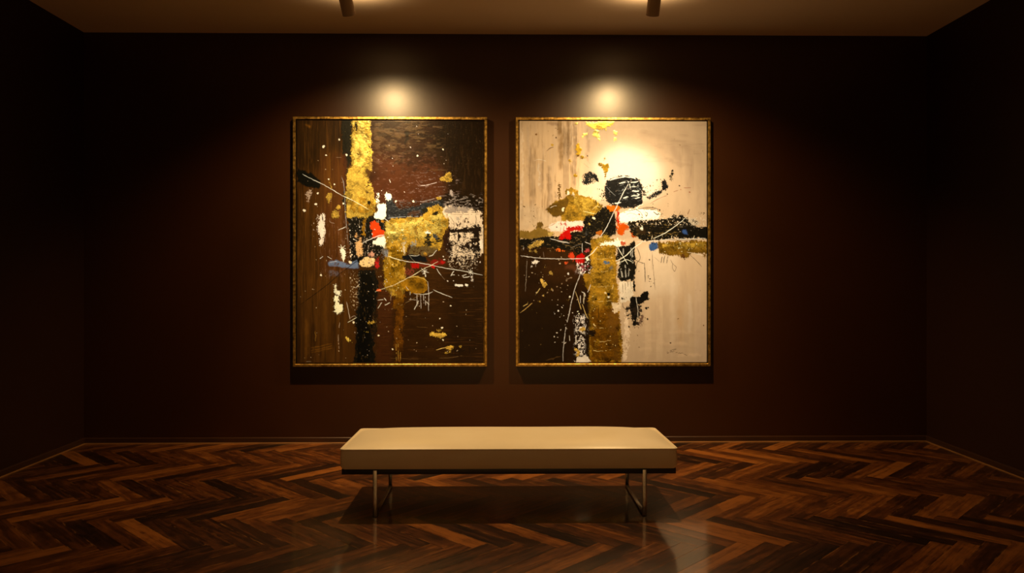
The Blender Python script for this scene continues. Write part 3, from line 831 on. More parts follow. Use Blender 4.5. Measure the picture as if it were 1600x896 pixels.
    p([(662, 392), (668, 396), (666, 401), (661, 398)], (226, 160, 60), rag=1.4, rs=3, **GOLD)
    p([(684, 386), (689, 388), (688, 392), (683, 391)], (240, 180, 60), rag=1.6, rs=3, **GOLD)
    p([(629, 400), (640, 397), (655, 398), (664, 402), (668, 408), (660, 410), (640, 406), (629, 406)], (16, 16, 14), rag=2, rs=4, soft=0.6)
    P.scumble((560, 384, 606, 424), (36, 28, 18), 0.22, 1.8, 2.6, soft=4, alpha=0.8, edge=0.04)
    P.scumble((634, 340, 690, 392), (40, 30, 14), 0.10, 2.0, 1.8, soft=5, alpha=0.85, edge=0.03)
    # gold pouch shape and reds
    p([(625, 442), (634, 436), (646, 432), (660, 434), (668, 441), (667, 456), (656, 459), (642, 457), (628, 452)], (168, 114, 22), rag=2.5, rs=5, **GOLD)
    L([(640, 434), (650, 432.5), (662, 436), (668, 441)], 1.5, (236, 186, 80), **{'h': 0.0006})
    p([(640, 412), (655, 411), (656, 419), (642, 419)], (176, 12, 6), rag=2, rs=3, var=0.2)
    p([(655, 412), (676, 411), (672, 418), (656, 417)], (116, 40, 22), rag=2.5, rs=4, soft=1, alpha=0.8)
    p([(673, 414), (680, 415), (678, 420), (674, 419)], (200, 14, 10), rag=1.4, rs=3)
    p([(668, 404), (697, 407), (695, 414), (680, 415), (672, 411)], (134, 20, 10), rag=3, rs=4, dry=0.15, alpha=0.85)
    p([(688, 408), (696, 408), (694, 413), (689, 412)], (190, 22, 14), rag=1.6, rs=3)
    p([(630, 418), (648, 420), (646, 432), (632, 430)], (150, 60, 36), rag=3, rs=4, soft=1, alpha=0.55, dry=0.3)
    # the broken cream window at the right
    p([(692, 321), (738, 325), (755, 332), (756, 392), (748, 404), (726, 408), (706, 402), (701, 372), (702, 345), (690, 334)], (214, 176, 126), rag=3.5, rs=5, dry=0.20, ds=(2.4, 4), var=0.14, vs=(3, 12), h=0.0008)
    p([(692, 321), (742, 324), (742, 331), (694, 334)], (150, 124, 96), rag=2, rs=4, dry=0.2, ds=(8, 1.5), alpha=0.85)
    for y in (331.5, 334.5):
        L([(703, y), (730, y + 0.6), (754, y - 0.4)], 0.9, (96, 76, 52), brk=0.25)
    p([(712, 338), (720, 337), (721, 346), (713, 346)], (150, 132, 104), rag=2, rs=3, dry=0.3, alpha=0.6)
    p([(699, 357), (712, 356), (720, 357), (729, 354), (730, 362), (716, 363), (702, 364)], (26, 16, 9), rag=2.6, rs=3.5, dry=0.12)
    p([(714.5, 360), (718, 360), (718.5, 378), (714.5, 380)], (24, 14, 8), rag=1.6, rs=4)
    p([(691, 366), (704, 360), (706, 384), (704, 404), (694, 396)], (44, 22, 12), rag=3.5, rs=4, dry=0.28, ds=(2, 2))
    p([(738, 356), (748, 352), (750, 366), (744, 378), (739, 372)], (22, 14, 8), rag=3, rs=3.5, dry=0.3)
    p([(730, 372), (750, 368), (750, 392), (742, 396), (728, 384)], (30, 16, 8), rag=3.5, rs=4, dry=0.42, ds=(2, 1.8))
    p([(698, 356), (722, 357), (752, 352), (754, 360), (736, 364), (716, 363), (700, 364)], (26, 15, 8), rag=3, rs=3, dry=0.30, ds=(3.5, 1.6))
    p([(741, 352), (751, 348), (752, 404), (738, 404), (737, 376)], (26, 15, 8), rag=3.5, rs=4, dry=0.34, ds=(1.6, 2.4))
    p([(700, 376), (740, 380), (744, 392), (700, 396)], (30, 16, 8), rag=4, rs=4, dry=0.55, ds=(4, 1.4))
    P.scumble((700, 350, 754, 408), (32, 17, 9), 0.26, 2.4, 2.0, soft=4, alpha=0.9, edge=0.04)
    L([(703, 338), (709, 348), (709, 358)], 0.9, (60, 40, 22)); L([(742, 334), (744, 342), (743, 350)], 1.2, (40, 26, 14), brk=0.2)
    L([(723, 362), (724, 372), (723, 380)], 1.0, (50, 32, 18)); L([(713, 392), (720, 393), (730, 390)], 1.2, (30, 18, 8))
    p([(700, 398), (748, 396), (746, 418), (704, 416)], (36, 18, 6), rag=4, rs=5, dry=0.5, ds=(1.8, 1.8))
    P.scumble((702, 392, 744, 418), (206, 170, 124), 0.26, 2.0, 1.8, soft=5, edge=0.03, h=0.0006)
    p([(749, 376), (754, 374), (754, 390), (750, 388)], (226, 196, 150), rag=1, rs=3)
    P.scumble((694, 306, 756, 324), (150, 124, 96), 0.22, 5, 1.6, soft=5, edge=0.04, h=0.0005)
    p([(702, 298), (707, 297), (708, 306), (703, 307)], (186, 154, 122), rag=1.6, rs=3)
    L([(709, 306), (711, 318), (713, 322)], 1.2, (150, 120, 92), brk=0.2); L([(700, 303), (716, 304)], 1.2, (140, 110, 84), brk=0.3)
    p([(744, 314), (754, 312), (754, 322), (745, 320)], (190, 160, 126), rag=2.5, rs=3, dry=0.5)
    # scattered leaf flakes
    for q in ([(684, 278), (692, 276), (697, 270), (704, 269), (707, 283), (700, 284), (694, 282), (688, 283)], [(681, 307), (690, 307), (688, 313), (682, 312)],
              [(508, 308), (512, 302), (519, 302), (519, 308), (514, 314), (514, 320), (512, 319), (512, 313)], [(517, 334), (522, 327), (528, 330), (530, 340), (524, 341), (518, 340)],
              [(525, 322), (530, 321), (531, 327), (526, 328)], [(513, 282), (515, 284), (518, 294), (516, 295), (514, 288)],
              [(669, 522), (676, 519), (684, 521), (694, 521), (700, 524), (694, 527), (688, 529), (682, 526), (672, 525)], [(681, 517), (686, 514), (690, 517), (684, 519)],
              [(694, 543), (704, 540), (711, 543), (706, 546), (704, 551), (701, 552), (702, 546), (696, 545)], [(694, 552), (700, 550), (701, 552), (696, 554)], [(716, 541), (721, 540), (721, 543), (717, 543)],
              [(539, 528), (542, 526), (547, 532), (543, 536)], [(574, 503.5), (586, 501.5), (586.5, 504.5), (575, 506.5)], [(572, 519), (576, 518), (573, 522)]):
        p(q, (250, 192, 84), rag=1.7, rs=2.4, **GOLD)
    L([(681, 547.5), (689, 545), (697, 543)], 1.2, (240, 184, 84))
    # scratched and dripped lines
    W2 = (238, 214, 176)
    L([(472, 272), (485, 279), (500, 286), (520, 297), (535, 306)], 1.2, W2); L([(535, 306), (552, 314), (575, 327)], 1.1, (255, 226, 160))
    L([(533, 275), (536, 285), (538, 305), (539, 330), (541, 355), (543, 380)], 1.5, (176, 150, 120), brk=0.12)
    L([(469, 476), (490, 461), (512, 444), (528, 430), (545, 417), (560, 406), (568, 403)], 1.5, (18, 12, 6), brk=0.06)
    p([(556, 408), (562, 402), (569, 401), (568, 405), (562, 408)], (14, 11, 7), rag=1.4, rs=3)
    L([(610, 402), (632, 408), (650, 410), (672, 414), (690, 418), (715, 422), (735, 426), (754, 430)], 1.3, W2)
    L([(586, 456), (605, 449), (618, 444), (640, 433), (660, 421), (672, 415), (684, 409)], 1.2, (250, 218, 150))
    L([(606, 400), (616, 404), (626, 407)], 1.4, (255, 230, 160)); L([(670, 401), (676, 398), (682, 391)], 1.2, W2); L([(640, 399), (650, 400), (655, 398)], 0.9, W2)
    L([(638, 398), (643, 404), (648, 409)], 0.7, (160, 140, 100))
    L([(682, 420), (685, 425), (689, 430)], 1.3, W2); L([(689, 431), (695, 437)], 0.7, (140, 110, 76))
    L([(677, 453), (690, 459), (706, 465)], 1.4, W2); L([(634, 448), (640, 456), (640, 461)], 1.3, W2, brk=0.15)
    L([(646, 459), (658, 460), (668, 459), (676, 456)], 1.4, W2); L([(668, 440), (669.5, 458), (669.5, 472), (669, 486)], 1.4, (214, 186, 150))
    for x, y0, y1 in ((651, 458, 478), (657, 460, 482), (661, 461, 474), (664, 460, 477), (641, 466, 468)):
        L([(x, y0), (x + 0.6, y1)], 1.4, (226, 196, 156), brk=0.22)
    L([(654, 470), (650, 478), (647, 484)], 1.4, W2); L([(666, 472), (670, 476)], 1.6, W2)
    L([(639, 468), (650, 469)], 1.1, (200, 170, 130)); L([(611, 456), (610, 470)], 1.0, (180, 140, 90)); L([(609, 473), (601, 477)], 1.3, W2)
    L([(596, 473), (593, 478), (590, 482)], 1.4, W2); L([(590, 469), (602, 468)], 1.1, W2, brk=0.2); L([(600, 466), (603, 470)], 1.6, W2)
    L([(606, 485), (620, 480), (640, 470), (655, 462)], 0.9, (150, 112, 60), brk=0.2)
    for a in range(8):
        L([(663, 424), (663 + s_(a) * 7 * math.cos(a * 0.9 + 0.3), 424 + s_(a) * 7 * math.sin(a * 0.9 + 0.3))], 1.0, W2)
        L([(735, 425), (735 + s_(a + 3) * 6 * math.cos(a * 0.8), 425 + s_(a + 3) * 6 * math.sin(a * 0.8))], 0.8, W2)
    p([(661, 424), (666, 423), (666, 433), (663, 434)], W2, rag=1.6, rs=2.4, dry=0.3)
    p([(735, 430), (739, 429), (738, 441), (735, 440)], (226, 196, 156), rag=1.6, rs=2.4, dry=0.2)
    p([(709, 445), (714, 444), (733, 444), (732, 447), (722, 448), (710, 447)], W2, rag=1.2, rs=3, dry=0.1, k=0.9)
    L([(704, 431), (707, 426), (709, 424)], 1.8, W2); L([(705, 429), (710, 430)], 1.2, W2); L([(722, 431), (729, 429)], 1.3, W2); L([(724, 434), (734, 432)], 1.3, W2)
    L([(528, 359.5), (534, 357), (540, 354.5)], 1.1, W2); L([(511, 401), (518, 405)], 0.9, W2); L([(499, 404), (504, 401)], 0.9, W2)
    L([(541, 472), (544, 486), (546, 499)], 1.1, (214, 180, 136)); L([(543, 504), (550, 500), (557, 496)], 1.1, W2); L([(547, 497), (552, 494), (556, 495)], 0.9, (180, 146, 106))
    L([(514, 345), (517, 348), (522, 349)], 0.7, (190, 150, 110)); L([(555, 450), (561, 444)], 0.8, W2); L([(565, 381), (575, 375), (590, 369), (600, 367)], 1.3, W2)
    L([(606, 341), (625, 339), (645, 338), (659, 337)], 1.2, (196, 184, 160), brk=0.15); L([(606, 346), (600, 341), (592, 338)], 1.1, W2)
    L([(608, 280), (610, 285)], 1.1, W2); L([(656, 290), (670, 288), (684, 284)], 1.3, (206, 172, 140), brk=0.3); L([(653, 315), (668, 313), (690, 306)], 1.3, (200, 166, 134), brk=0.3)
    L([(686, 306), (706, 305)], 1.1, (150, 120, 92), brk=0.3); L([(618, 313.5), (634, 314)], 0.8, (170, 120, 92)); L([(650, 281), (657, 290)], 0.7, (160, 110, 80))
    L([(651, 511), (668, 512)], 0.7, (110, 76, 44)); L([(686, 560), (706, 559), (722, 556)], 1.0, (116, 88, 60), brk=0.2); L([(606, 560), (640, 561), (668, 561)], 0.7, (96, 68, 40), brk=0.3)
    L([(478, 565), (486, 565)], 1.0, (130, 100, 66)); L([(525, 246), (533, 246)], 0.8, (150, 110, 70))
    # spatter
    P.dots((465, 195, 540, 430), 26, (200, 156, 100), r=(0.35, 0.9)); P.dots((545, 425, 605, 475), 30, (216, 180, 130), r=(0.4, 1.0), elong=1.2)
    P.dots((582, 190, 700, 330), 30, (226, 190, 150), r=(0.3, 0.8)); P.dots((600, 470, 750, 560), 40, (206, 164, 112), r=(0.3, 0.8))
    P.dots((552, 475, 600, 562), 24, (170, 140, 106), r=(0.3, 0.8)); P.dots((466, 430, 552, 560), 26, (190, 150, 100), r=(0.3, 0.8))
    P.dots((545, 345, 600, 410), 26, (236, 206, 160), r=(0.4, 1.0), elong=1.5); P.dots((690, 380, 752, 440), 40, (216, 186, 146), r=(0.4, 1.1))
    for x, y, r in ((505, 229, 1.8), (529.5, 218, 1.2), (509, 242.5, 1.1), (541, 242, 1.4), (513, 280, 1.0), (522, 288, 1.0), (493, 319, 1.6), (475, 329, 1.9), (496, 302, 1.3), (501, 430, 1.4),
                    (618, 314.5, 1.4), (645.5, 314.5, 1.5), (652, 243, 1.2), (692, 233, 1.1), (536, 318, 1.2), (704, 478, 1.0), (687, 498, 0.9), (690.5, 512.5, 1.4), (692, 531.5, 1.1), (613, 546, 1.1), (552, 504, 1.5), (591, 524.5, 1.2)):
        P.spot(x, y, r, (248, 216, 160), 1.2, x)
    # the signature scrawl, dark on dark
    K = (10, 7, 4)
    for q in ([(706, 543), (706.5, 555)], [(706, 549), (709, 546), (711, 549), (711.5, 556)], [(712, 549), (714, 547), (715, 551), (716, 547), (718, 551), (720, 547), (722, 550), (725, 547), (727, 549)],
              [(733, 541), (734, 553)], [(738, 545), (740, 547)]):
        L(q, 1.0, K, jit=0.3)
    return P

def s_(k):
    return 0.6 + 0.5 * ((k * 37) % 10) / 10.0

def paint_pale():
    P = Paint(812.0, 189.0, 1105.0, 567.0, PX_S, (196, 158, 108), 9, 'pale')
    p, L, D, R_ = P.poly, P.line, P.dots, P.rect
    TAN = (192, 146, 92)
    # tan and cream ground
    R_(905, 180, 1112, 380, (205, 160, 107), rag=6, rs=20, soft=12, kk=1.5, var=0.06, vs=(10, 26))
    R_(805, 180, 910, 380, TAN, rag=6, rs=20, soft=12, kk=0.88, var=0.10, vs=(10, 26))
    R_(805, 180, 905, 370, (174, 132, 82), rag=8, rs=20, soft=12, kk=1.0, alpha=0.6, var=0.16, vs=(4, 50))
    for x, w, y0, y1, c, a in ((876, 9, 186, 265, (126, 90, 56), 0.75), (888, 7, 186, 250, (104, 72, 44), 0.6), (884, 14, 200, 340, (150, 110, 68), 0.55), (898, 6, 190, 290, (140, 102, 66), 0.55),
                               (832, 10, 240, 345, (150, 112, 70), 0.6), (846, 6, 250, 300, (168, 128, 84), 0.5), (858, 9, 262, 340, (156, 116, 74), 0.6), (826, 6, 200, 280, (160, 122, 80), 0.5),
                               (918, 5, 200, 250, (150, 110, 70), 0.45), (816, 4, 200, 340, (206, 164, 112), 0.6), (842, 3, 255, 290, (206, 168, 120), 0.7), (893, 2, 190, 230, (206, 166, 116), 0.7), (868, 4, 300, 345, (150, 112, 70), 0.5)):
        L([(x, y0), (x + 0.8, (y0 + y1) / 2), (x, y1)], w, c, jit=2, alpha=a, k=1.2, brk=0.12, h=0.0003, var=0.2)
    p([(853, 192), (872, 190), (872, 197), (862, 197)], (130, 92, 54), rag=2.5, rs=5, soft=2, k=1.25, alpha=0.7)
    L([(835, 251), (843, 249), (853, 252)], 1.4, (226, 190, 140), k=1.2, alpha=0.8)
    # taupe brush marks round the pale upper middle
    p([(940, 236), (978, 226), (1014, 236), (1034, 262), (1030, 300), (990, 318), (945, 300), (928, 266)], (226, 190, 146), rag=8, rs=22, soft=18, kk=1.15, alpha=0.75, var=0.03)  # burnt-out white of the lamp's pool, put into the pigment
    for q, w, c, a in (([(1000, 206), (1030, 212), (1060, 222), (1090, 240)], 9, (158, 120, 80), 0.5), ([(1020, 200), (1060, 206), (1100, 218)], 7, (172, 132, 88), 0.5), ([(1046, 226), (1054, 236), (1060, 250)], 10, (150, 110, 76), 0.6),
                       ([(1074, 232), (1080, 262), (1078, 300)], 12, (154, 114, 76), 0.55), ([(1092, 230), (1096, 270), (1092, 320)], 7, (170, 130, 88), 0.5), ([(975, 208), (1000, 214), (1030, 228), (1048, 240)], 5, (196, 154, 106), 0.5),
                       ([(1040, 246), (1060, 256), (1080, 258)], 5, (160, 120, 80), 0.5), ([(970, 196), (1010, 196), (1060, 200)], 6, (176, 136, 90), 0.4)):
        L(q, w * 1.3, c, jit=2.5, alpha=a * 0.55, var=0.12, h=0.0002, brk=0.1)
    p([(905, 282), (940, 285), (945, 315), (925, 315), (905, 305)], (232, 190, 136), rag=5, rs=10, soft=6, k=1.15, alpha=0.7)
    p([(812, 320), (870, 330), (880, 350), (812, 362)], (216, 172, 116), rag=6, rs=14, soft=8, k=1.1, alpha=0.6)
    # lower right cream field
    R_(962, 376, 1112, 575, (200, 156, 104), rag=5, rs=16, soft=6, var=0.06, vs=(8, 30))
    R_(1000, 380, 1060, 460, (228, 186, 132), rag=9, rs=20, soft=14, alpha=0.7, var=0.05)
    for x, w, y0, y1, c, a in ((1064, 14, 450, 540, (184, 136, 82), 0.45), (1062, 8, 485, 510, (172, 120, 62), 0.5), (1090, 14, 430, 560, (186, 146, 104), 0.5), (1030, 16, 470, 560, (216, 172, 118), 0.4), (1050, 6, 430, 560, (226, 184, 134), 0.35),
                               (1078, 5, 460, 520, (222, 184, 138), 0.4), (1100, 6, 480, 566, (178, 138, 98), 0.45), (1012, 10, 480, 560, (214, 168, 112), 0.4)):
        L([(x, y0), (x + 1, (y0 + y1) / 2), (x, y1)], w * 1.3, c, jit=2, alpha=a * 0.6, var=0.1, h=0.0002)
    for y, x0, x1 in ((534, 1005, 1040), (538, 1030, 1075), (520, 1045, 1085), (546, 1000, 1020), (556, 1060, 1095)):
        L([(x0, y), ((x0 + x1) / 2, y - 1), (x1, y)], 5, (196, 152, 102), jit=2, alpha=0.4, k=0.85)
    P.scumble((814, 190, 905, 345), (126, 90, 54), 0.42, 4.0, 40, soft=8, alpha=0.50, edge=0.25, var=0.1)
    P.scumble((814, 190, 905, 345), (204, 164, 116), 0.34, 3.0, 40, soft=8, alpha=0.30, edge=0.25, var=0.1, h=0.0003)
    P.scumble((872, 188, 908, 270), (92, 64, 40), 0.40, 1.6, 24, soft=5, alpha=0.5, edge=0.18, var=0.1)
    P.scumble((1000, 192, 1104, 250), (140, 104, 70), 0.34, 28, 5, soft=10, alpha=0.26, edge=0.25, var=0.1)
    P.scumble((1060, 225, 1104, 340), (140, 104, 70), 0.40, 6, 34, soft=10, alpha=0.34, edge=0.28, var=0.1)
    P.scumble((995, 395, 1104, 566), (164, 122, 78), 0.34, 9, 44, soft=12, alpha=0.26, edge=0.28, var=0.1)
    P.scumble((985, 500, 1104, 566), (158, 118, 76), 0.30, 34, 8, soft=10, alpha=0.24, edge=0.25, var=0.1)
    # dark brown lower left
    R_(805, 384, 926, 575, (37, 18, 4), rag=3, rs=8, k=0.92, var=0.3, vs=(14, 10))
    R_(850, 392, 915, 440, (60, 32, 9), rag=6, rs=14, soft=8, alpha=0.7, var=0.2)
    R_(805, 470, 890, 575, (24, 12, 3), rag=8, rs=20, soft=12, alpha=0.7, k=0.8, var=0.25)
    # gold column
    p([(922, 372), (963, 374), (964, 440), (968, 470), (968, 500), (974, 540), (971, 570), (920, 570), (921, 530), (919, 470), (922, 456), (913, 446), (911, 428), (923, 426)], (176, 124, 34), rag=2.6, rs=4, dry=0.03, **GOLD)
    p([(924, 384), (962, 384), (962, 470), (922, 470)], (206, 150, 46), rag=5, rs=7, dry=0.45, ds=(3, 5), **GOLD)
    p([(924, 480), (966, 480), (970, 566), (924, 566)], (112, 74, 13), rag=5, rs=7, dry=0.18, ds=(5, 4), k=0.95, **GOLD)
    p([(948, 484), (968, 490), (970, 520), (950, 520)], (104, 66, 18), rag=5, rs=7, dry=0.35, ds=(3, 6), alpha=0.8, k=0.9)
    p([(956, 522), (969, 525), (968, 566), (958, 566)], (86, 54, 12), rag=4, rs=7, soft=2, dry=0.2, alpha=0.75, k=0.9)
    P.dots((924, 384, 962, 560), 50, (240, 196, 110), r=(0.3, 1.0), elong=1.4); P.dots((924, 384, 964, 560), 34, (84, 52, 12), r=(0.4, 1.1), elong=1.2)
    for y in (404, 424, 447, 470, 512, 533, 548):
        L([(926, y), (940, y + 1.2), (955, y - 0.6)], 0.9, (236, 190, 100), brk=0.4, jit=1.2)
    p([(954, 470), (970, 466), (972, 486), (957, 492)], (232, 190, 132), rag=4, rs=5, dry=0.35, ds=(2, 3), alpha=0.9)
    p([(968, 440), (974, 470), (973, 560), (979, 566), (985, 520), (976, 470)], (216, 174, 122), rag=2.5, rs=5, dry=0.3, ds=(1.2, 14), alpha=0.9)
    p([(915, 517), (927, 515), (931, 520), (929, 527), (918, 525)], (24, 12, 5), rag=2, rs=4, dry=0.1)
    # dark strip left of the column with cream flecks
    p([(898, 470), (922, 470), (922, 560), (896, 560)], (26, 13, 6), rag=3, rs=6, soft=2, alpha=0.85)
    P.scumble((898, 492, 914, 556), (226, 196, 158), 0.42, 2.2, 2.6, soft=3, edge=0.03, h=0.0008)
    P.scumble((904, 496, 918, 520), (226, 196, 158), 0.25, 1.8, 3, soft=3, edge=0.03, h=0.0008)
    p([(899, 567), (900, 560), (908, 558), (914, 554), (922, 562), (922, 567)], (222, 190, 146), rag=2, rs=3, k=0.9)
    # black masses
    p([(909, 280), (913, 269), (921, 267), (929, 271), (934, 278), (938, 286), (930, 283), (925, 288), (912, 290)], (28, 26, 20), rag=2.2, rs=3, dry=0.30, ds=(2.2, 1.4), k=1.1)
    p([(926, 270), (932, 273), (937, 285), (931, 283)], (18, 16, 12), rag=1.2, rs=3)
    p([(944, 300), (946, 284), (956, 277), (970, 273), (986, 275), (1000, 279), (1005, 290), (1005, 312), (1004, 320), (985, 326), (960, 324), (946, 314)], (30, 27, 21), rag=2.6, rs=4, dry=0.10, ds=(4, 1.6), k=1.1, var=0.5, vs=(5, 2), h=0.0009)
    p([(932, 296), (944, 288), (948, 312), (938, 314)], (34, 30, 22), rag=3, rs=3, dry=0.55, ds=(2, 2), k=1.1)
    for q in ([(962, 279), (980, 276), (996, 280)], [(966, 287), (978, 284), (990, 285), (998, 283)], [(985, 292), (1000, 291)], [(974, 310), (984, 307), (999, 305)], [(988, 299), (1001, 298)], [(992, 310), (1000, 308)],
              [(952, 283), (962, 278)], [(990, 304), (999, 303.5)], [(957, 318), (970, 317)]):
        L(q, 2.0, (240, 214, 170), brk=0.3, jit=1.0, k=1.1)
    L([(948, 292), (955, 300), (962, 306)], 0.9, (170, 156, 130)); L([(984, 287), (985, 293)], 1.4, WHITE)
    P.scumble((968, 283, 1002, 312), (150, 140, 116), 0.14, 3.5, 1.3, soft=4, edge=0.04, k=1.1)
    p([(1034, 282), (1040, 279), (1044, 288), (1047, 291), (1041, 298), (1034, 296)], (24, 21, 16), rag=2.2, rs=3, dry=0.06, k=1.1)
    p([(1007, 308), (1016, 304), (1030, 294), (1036, 296), (1034, 303), (1024, 309), (1012, 311)], (30, 26, 20), rag=2.6, rs=3, dry=0.22, ds=(2.5, 1.4), k=1.1)
    p([(1004, 296), (1010, 300), (1010, 306), (1004, 306)], (34, 30, 22), rag=2, rs=3, dry=0.25)
    L([(1012, 304), (1022, 299), (1030, 297)], 1.4, (236, 204, 156), k=1.1)
    p([(1046, 278), (1050, 264), (1053, 268), (1052, 282), (1048, 284)], (70, 58, 42), rag=2, rs=2.4, dry=0.40, ds=(1.2, 2), k=1.1)
    P.spot(1051, 266.5, 1.7, (26, 22, 16)); P.spot(1050.5, 271, 1.6, (34, 28, 20), 1.5, 0); P.spot(1047, 275, 1.2, (60, 50, 36))
    D((1006, 279, 1034, 298), 22, (120, 100, 70), r=(0.5, 1.0)); D((1004, 292, 1014, 306), 22, (70, 58, 42), r=(0.4, 0.9))
    # gold mass at the left
    p([(853, 328), (862, 319), (871, 313), (885, 308), (884, 296), (893, 293), (904, 296), (903, 306), (920, 306), (936, 316), (942, 322), (940, 335), (920, 346), (877, 346), (877, 337), (866, 339), (857, 332)], (206, 150, 48), rag=2.6, rs=4, dry=0.03, k=1.1, **GOLD)
    p([(853, 328), (866, 317), (886, 308), (890, 312), (884, 330), (876, 338), (866, 339)], (104, 72, 20), rag=3, rs=5, soft=1, k=1.1, alpha=0.85, metal=0.3)
    p([(896, 306), (935, 315), (940, 330), (905, 344)], (240, 186, 76), rag=4, rs=6, dry=0.35, ds=(4, 3), k=1.1, **GOLD)
    p([(872, 283), (877, 284), (876, 312), (871, 312)], (112, 78, 26), rag=2.4, rs=2.8, dry=0.22, k=1.1)
    p([(886, 298), (890, 299), (888, 307), (885, 306)], (232, 196, 146), rag=1.5, rs=3, k=1.1); p([(893, 299), (899, 299), (899, 307), (894, 306)], (232, 196, 146), rag=2, rs=3, k=1.1, dry=0.2)
    p([(876, 327), (883, 324), (882, 331), (878, 331)], (236, 200, 140), rag=1.6, rs=2.4, dry=0.3)
    L([(860, 325), (866, 322), (870, 322)], 1.2, (216, 186, 140)); L([(912, 330), (930, 334), (938, 330)], 1.2, (255, 220, 130)); L([(925, 328), (932, 322), (938, 324)], 1.2, (255, 214, 120))
    # red and pink strip
    p([(855, 352), (870, 347), (912, 346), (912, 360), (890, 362), (862, 362)], (232, 190, 146), rag=2.4, rs=4, var=0.1, h=0.0004, k=1.05)
    p([(866, 349), (890, 348), (888, 352), (868, 352)], (196, 64, 40), rag=2, rs=3, dry=0.35, ds=(5, 1), alpha=0.85)
    p([(884, 354), (898, 353), (912, 352), (911, 361), (886, 362)], (200, 20, 8), rag=2, rs=3, dry=0.12, ds=(4, 1.5))
    p([(872, 372), (879, 365), (886, 358), (891, 365), (894, 371), (890, 377), (882, 372), (876, 376)], (216, 10, 4), rag=2, rs=3, var=0.1, h=0.0006)
    L([(876, 355), (876, 362)], 1.0, (200, 60, 40)); L([(882, 354), (880, 364)], 1.2, (220, 60, 40)); P.spot(870, 355, 1.0, (60, 30, 20))
    # olive gold ledge at the left edge
    p([(808, 360), (828, 361), (838, 358), (840, 349), (847, 346), (850, 358), (864, 362), (865, 369), (845, 374), (808, 374)], (146, 102, 30), rag=2.4, rs=4, dry=0.05, k=1.05, metal=0.3, rough=0.45, h=0.0006, var=0.2)
    p([(857, 361), (866, 363), (862, 370), (856, 369)], (210, 160, 70), rag=1.8, rs=3, dry=0.1)
    L([(848, 357), (862, 352), (868, 349)], 1.6, (150, 104, 40), alpha=0.8); p([(838, 349), (848, 346), (848, 356), (839, 358)], (110, 78, 26), rag=2.4, rs=3, dry=0.15)
    D((812, 320, 850, 358), 26, (104, 76, 44), r=(0.4, 1.0), elong=1.6)
    p([(833, 354), (836, 350), (835, 355)], (60, 40, 20), rag=0.8)
    # black band to the left and centre
    p([(808, 371), (830, 374), (856, 368), (872, 370), (890, 364), (912, 360), (924, 366), (924, 392), (905, 396), (880, 390), (852, 387), (808, 386)], (20, 16, 10), rag=3, rs=5, dry=0.04, var=0.4, vs=(4, 2))
    p([(872, 372), (879, 365), (886, 358), (891, 365), (894, 371), (890, 377), (882, 372), (876, 376)], (216, 10, 4), rag=2, rs=3, var=0.1, h=0.0006)
    p([(911, 346), (917, 336), (930, 335), (941, 325), (948, 321), (960, 330), (963, 345), (962, 366), (946, 373), (930, 366), (922, 374), (911, 372)], (22, 18, 13), rag=2.8, rs=4, dry=0.03, var=0.45, vs=(3, 3), h=0.0006)
    p([(914, 356), (922, 360), (920, 370), (914, 368)], (84, 76, 62), rag=2.5, rs=3, dry=0.4)
    P.spot(921, 350, 1.4, (220, 170, 70), 1.4, 1); P.spot(928, 341, 1.8, (236, 200, 140), 1.4, 0.5)
    # orange
    p([(946, 322), (956, 321), (970, 322), (969, 328), (961, 331), (952, 330)], (240, 116, 10), rag=1.8, rs=3, var=0.2)
    p([(963, 327), (968, 327), (968, 349), (964, 349)], (220, 46, 6), rag=1.8, rs=3, dry=0.1)
    p([(962, 350), (972, 347), (980, 352), (984, 358), (976, 362), (970, 371), (965, 362)], (232, 84, 4), rag=2.8, rs=3.5, dry=0.08, var=0.25)
    p([(984, 362), (990, 355), (998, 362), (996, 370), (988, 372)], (206, 78, 6), rag=3, rs=3.5, dry=0.12, var=0.3)
    p([(930, 366), (937, 359), (942, 362), (940, 368)], (206, 104, 24), rag=1.8, rs=3)
    # white passage right of centre
    p([(969, 336), (980, 328), (996, 326), (1024, 328), (1032, 334), (1030, 342), (1000, 346), (982, 348), (970, 346)], (248, 222, 180), rag=2.4, rs=4, dry=0.06, ds=(4, 2), k=1.05, var=0.08, h=0.0007)
    p([(968, 330), (974, 332), (974, 350), (969, 349)], WHITE, rag=2, rs=3)
    for q, w in (([(980, 330), (994, 327), (1008, 326), (1028, 328)], 1.6), ([(994, 327), (1000, 331), (1005, 338)], 1.4), ([(979, 335), (986, 333), (996, 336)], 0.9), ([(1008, 331), (1012, 333), (1010, 338), (1008, 333)], 1.6), ([(1022, 331), (1027, 335), (1030, 333)], 2.2), ([(1004, 325), (1016, 324), (1030, 327)], 1.6)):
        L(q, w, (28, 22, 16), k=1.0)
    D((996, 326, 1036, 345), 18, (40, 32, 22), r=(0.5, 1.3)); P.spot(999, 335, 1.3, (200, 80, 30))
    L([(993, 326), (998, 322), (1005, 319)], 1.4, WHITE)
    # long black band to the right
    p([(980, 348), (990, 344), (1010, 345), (1030, 342), (1044, 342), (1052, 336), (1060, 338), (1070, 336), (1080, 346), (1090, 354), (1108, 354), (1108, 372), (1050, 374), (1020, 375), (1000, 375), (984, 362)], (22, 18, 12), rag=3.2, rs=4, dry=0.05, ds=(3, 2), var=0.45, vs=(4, 2), h=0.0006)
    p([(1074, 342), (1088, 340), (1096, 350), (1084, 352), (1074, 348)], (206, 172, 124), rag=3, rs=3.5, dry=0.3, ds=(3, 2))
    p([(1080, 343), (1088, 342), (1092, 350), (1086, 352)], (28, 22, 15), rag=2.4, rs=3, dry=0.2); p([(1092, 332), (1104, 330), (1104, 336), (1093, 336)], (64, 50, 36), rag=2.2, rs=2.6, dry=0.48, ds=(1.6, 1.6))
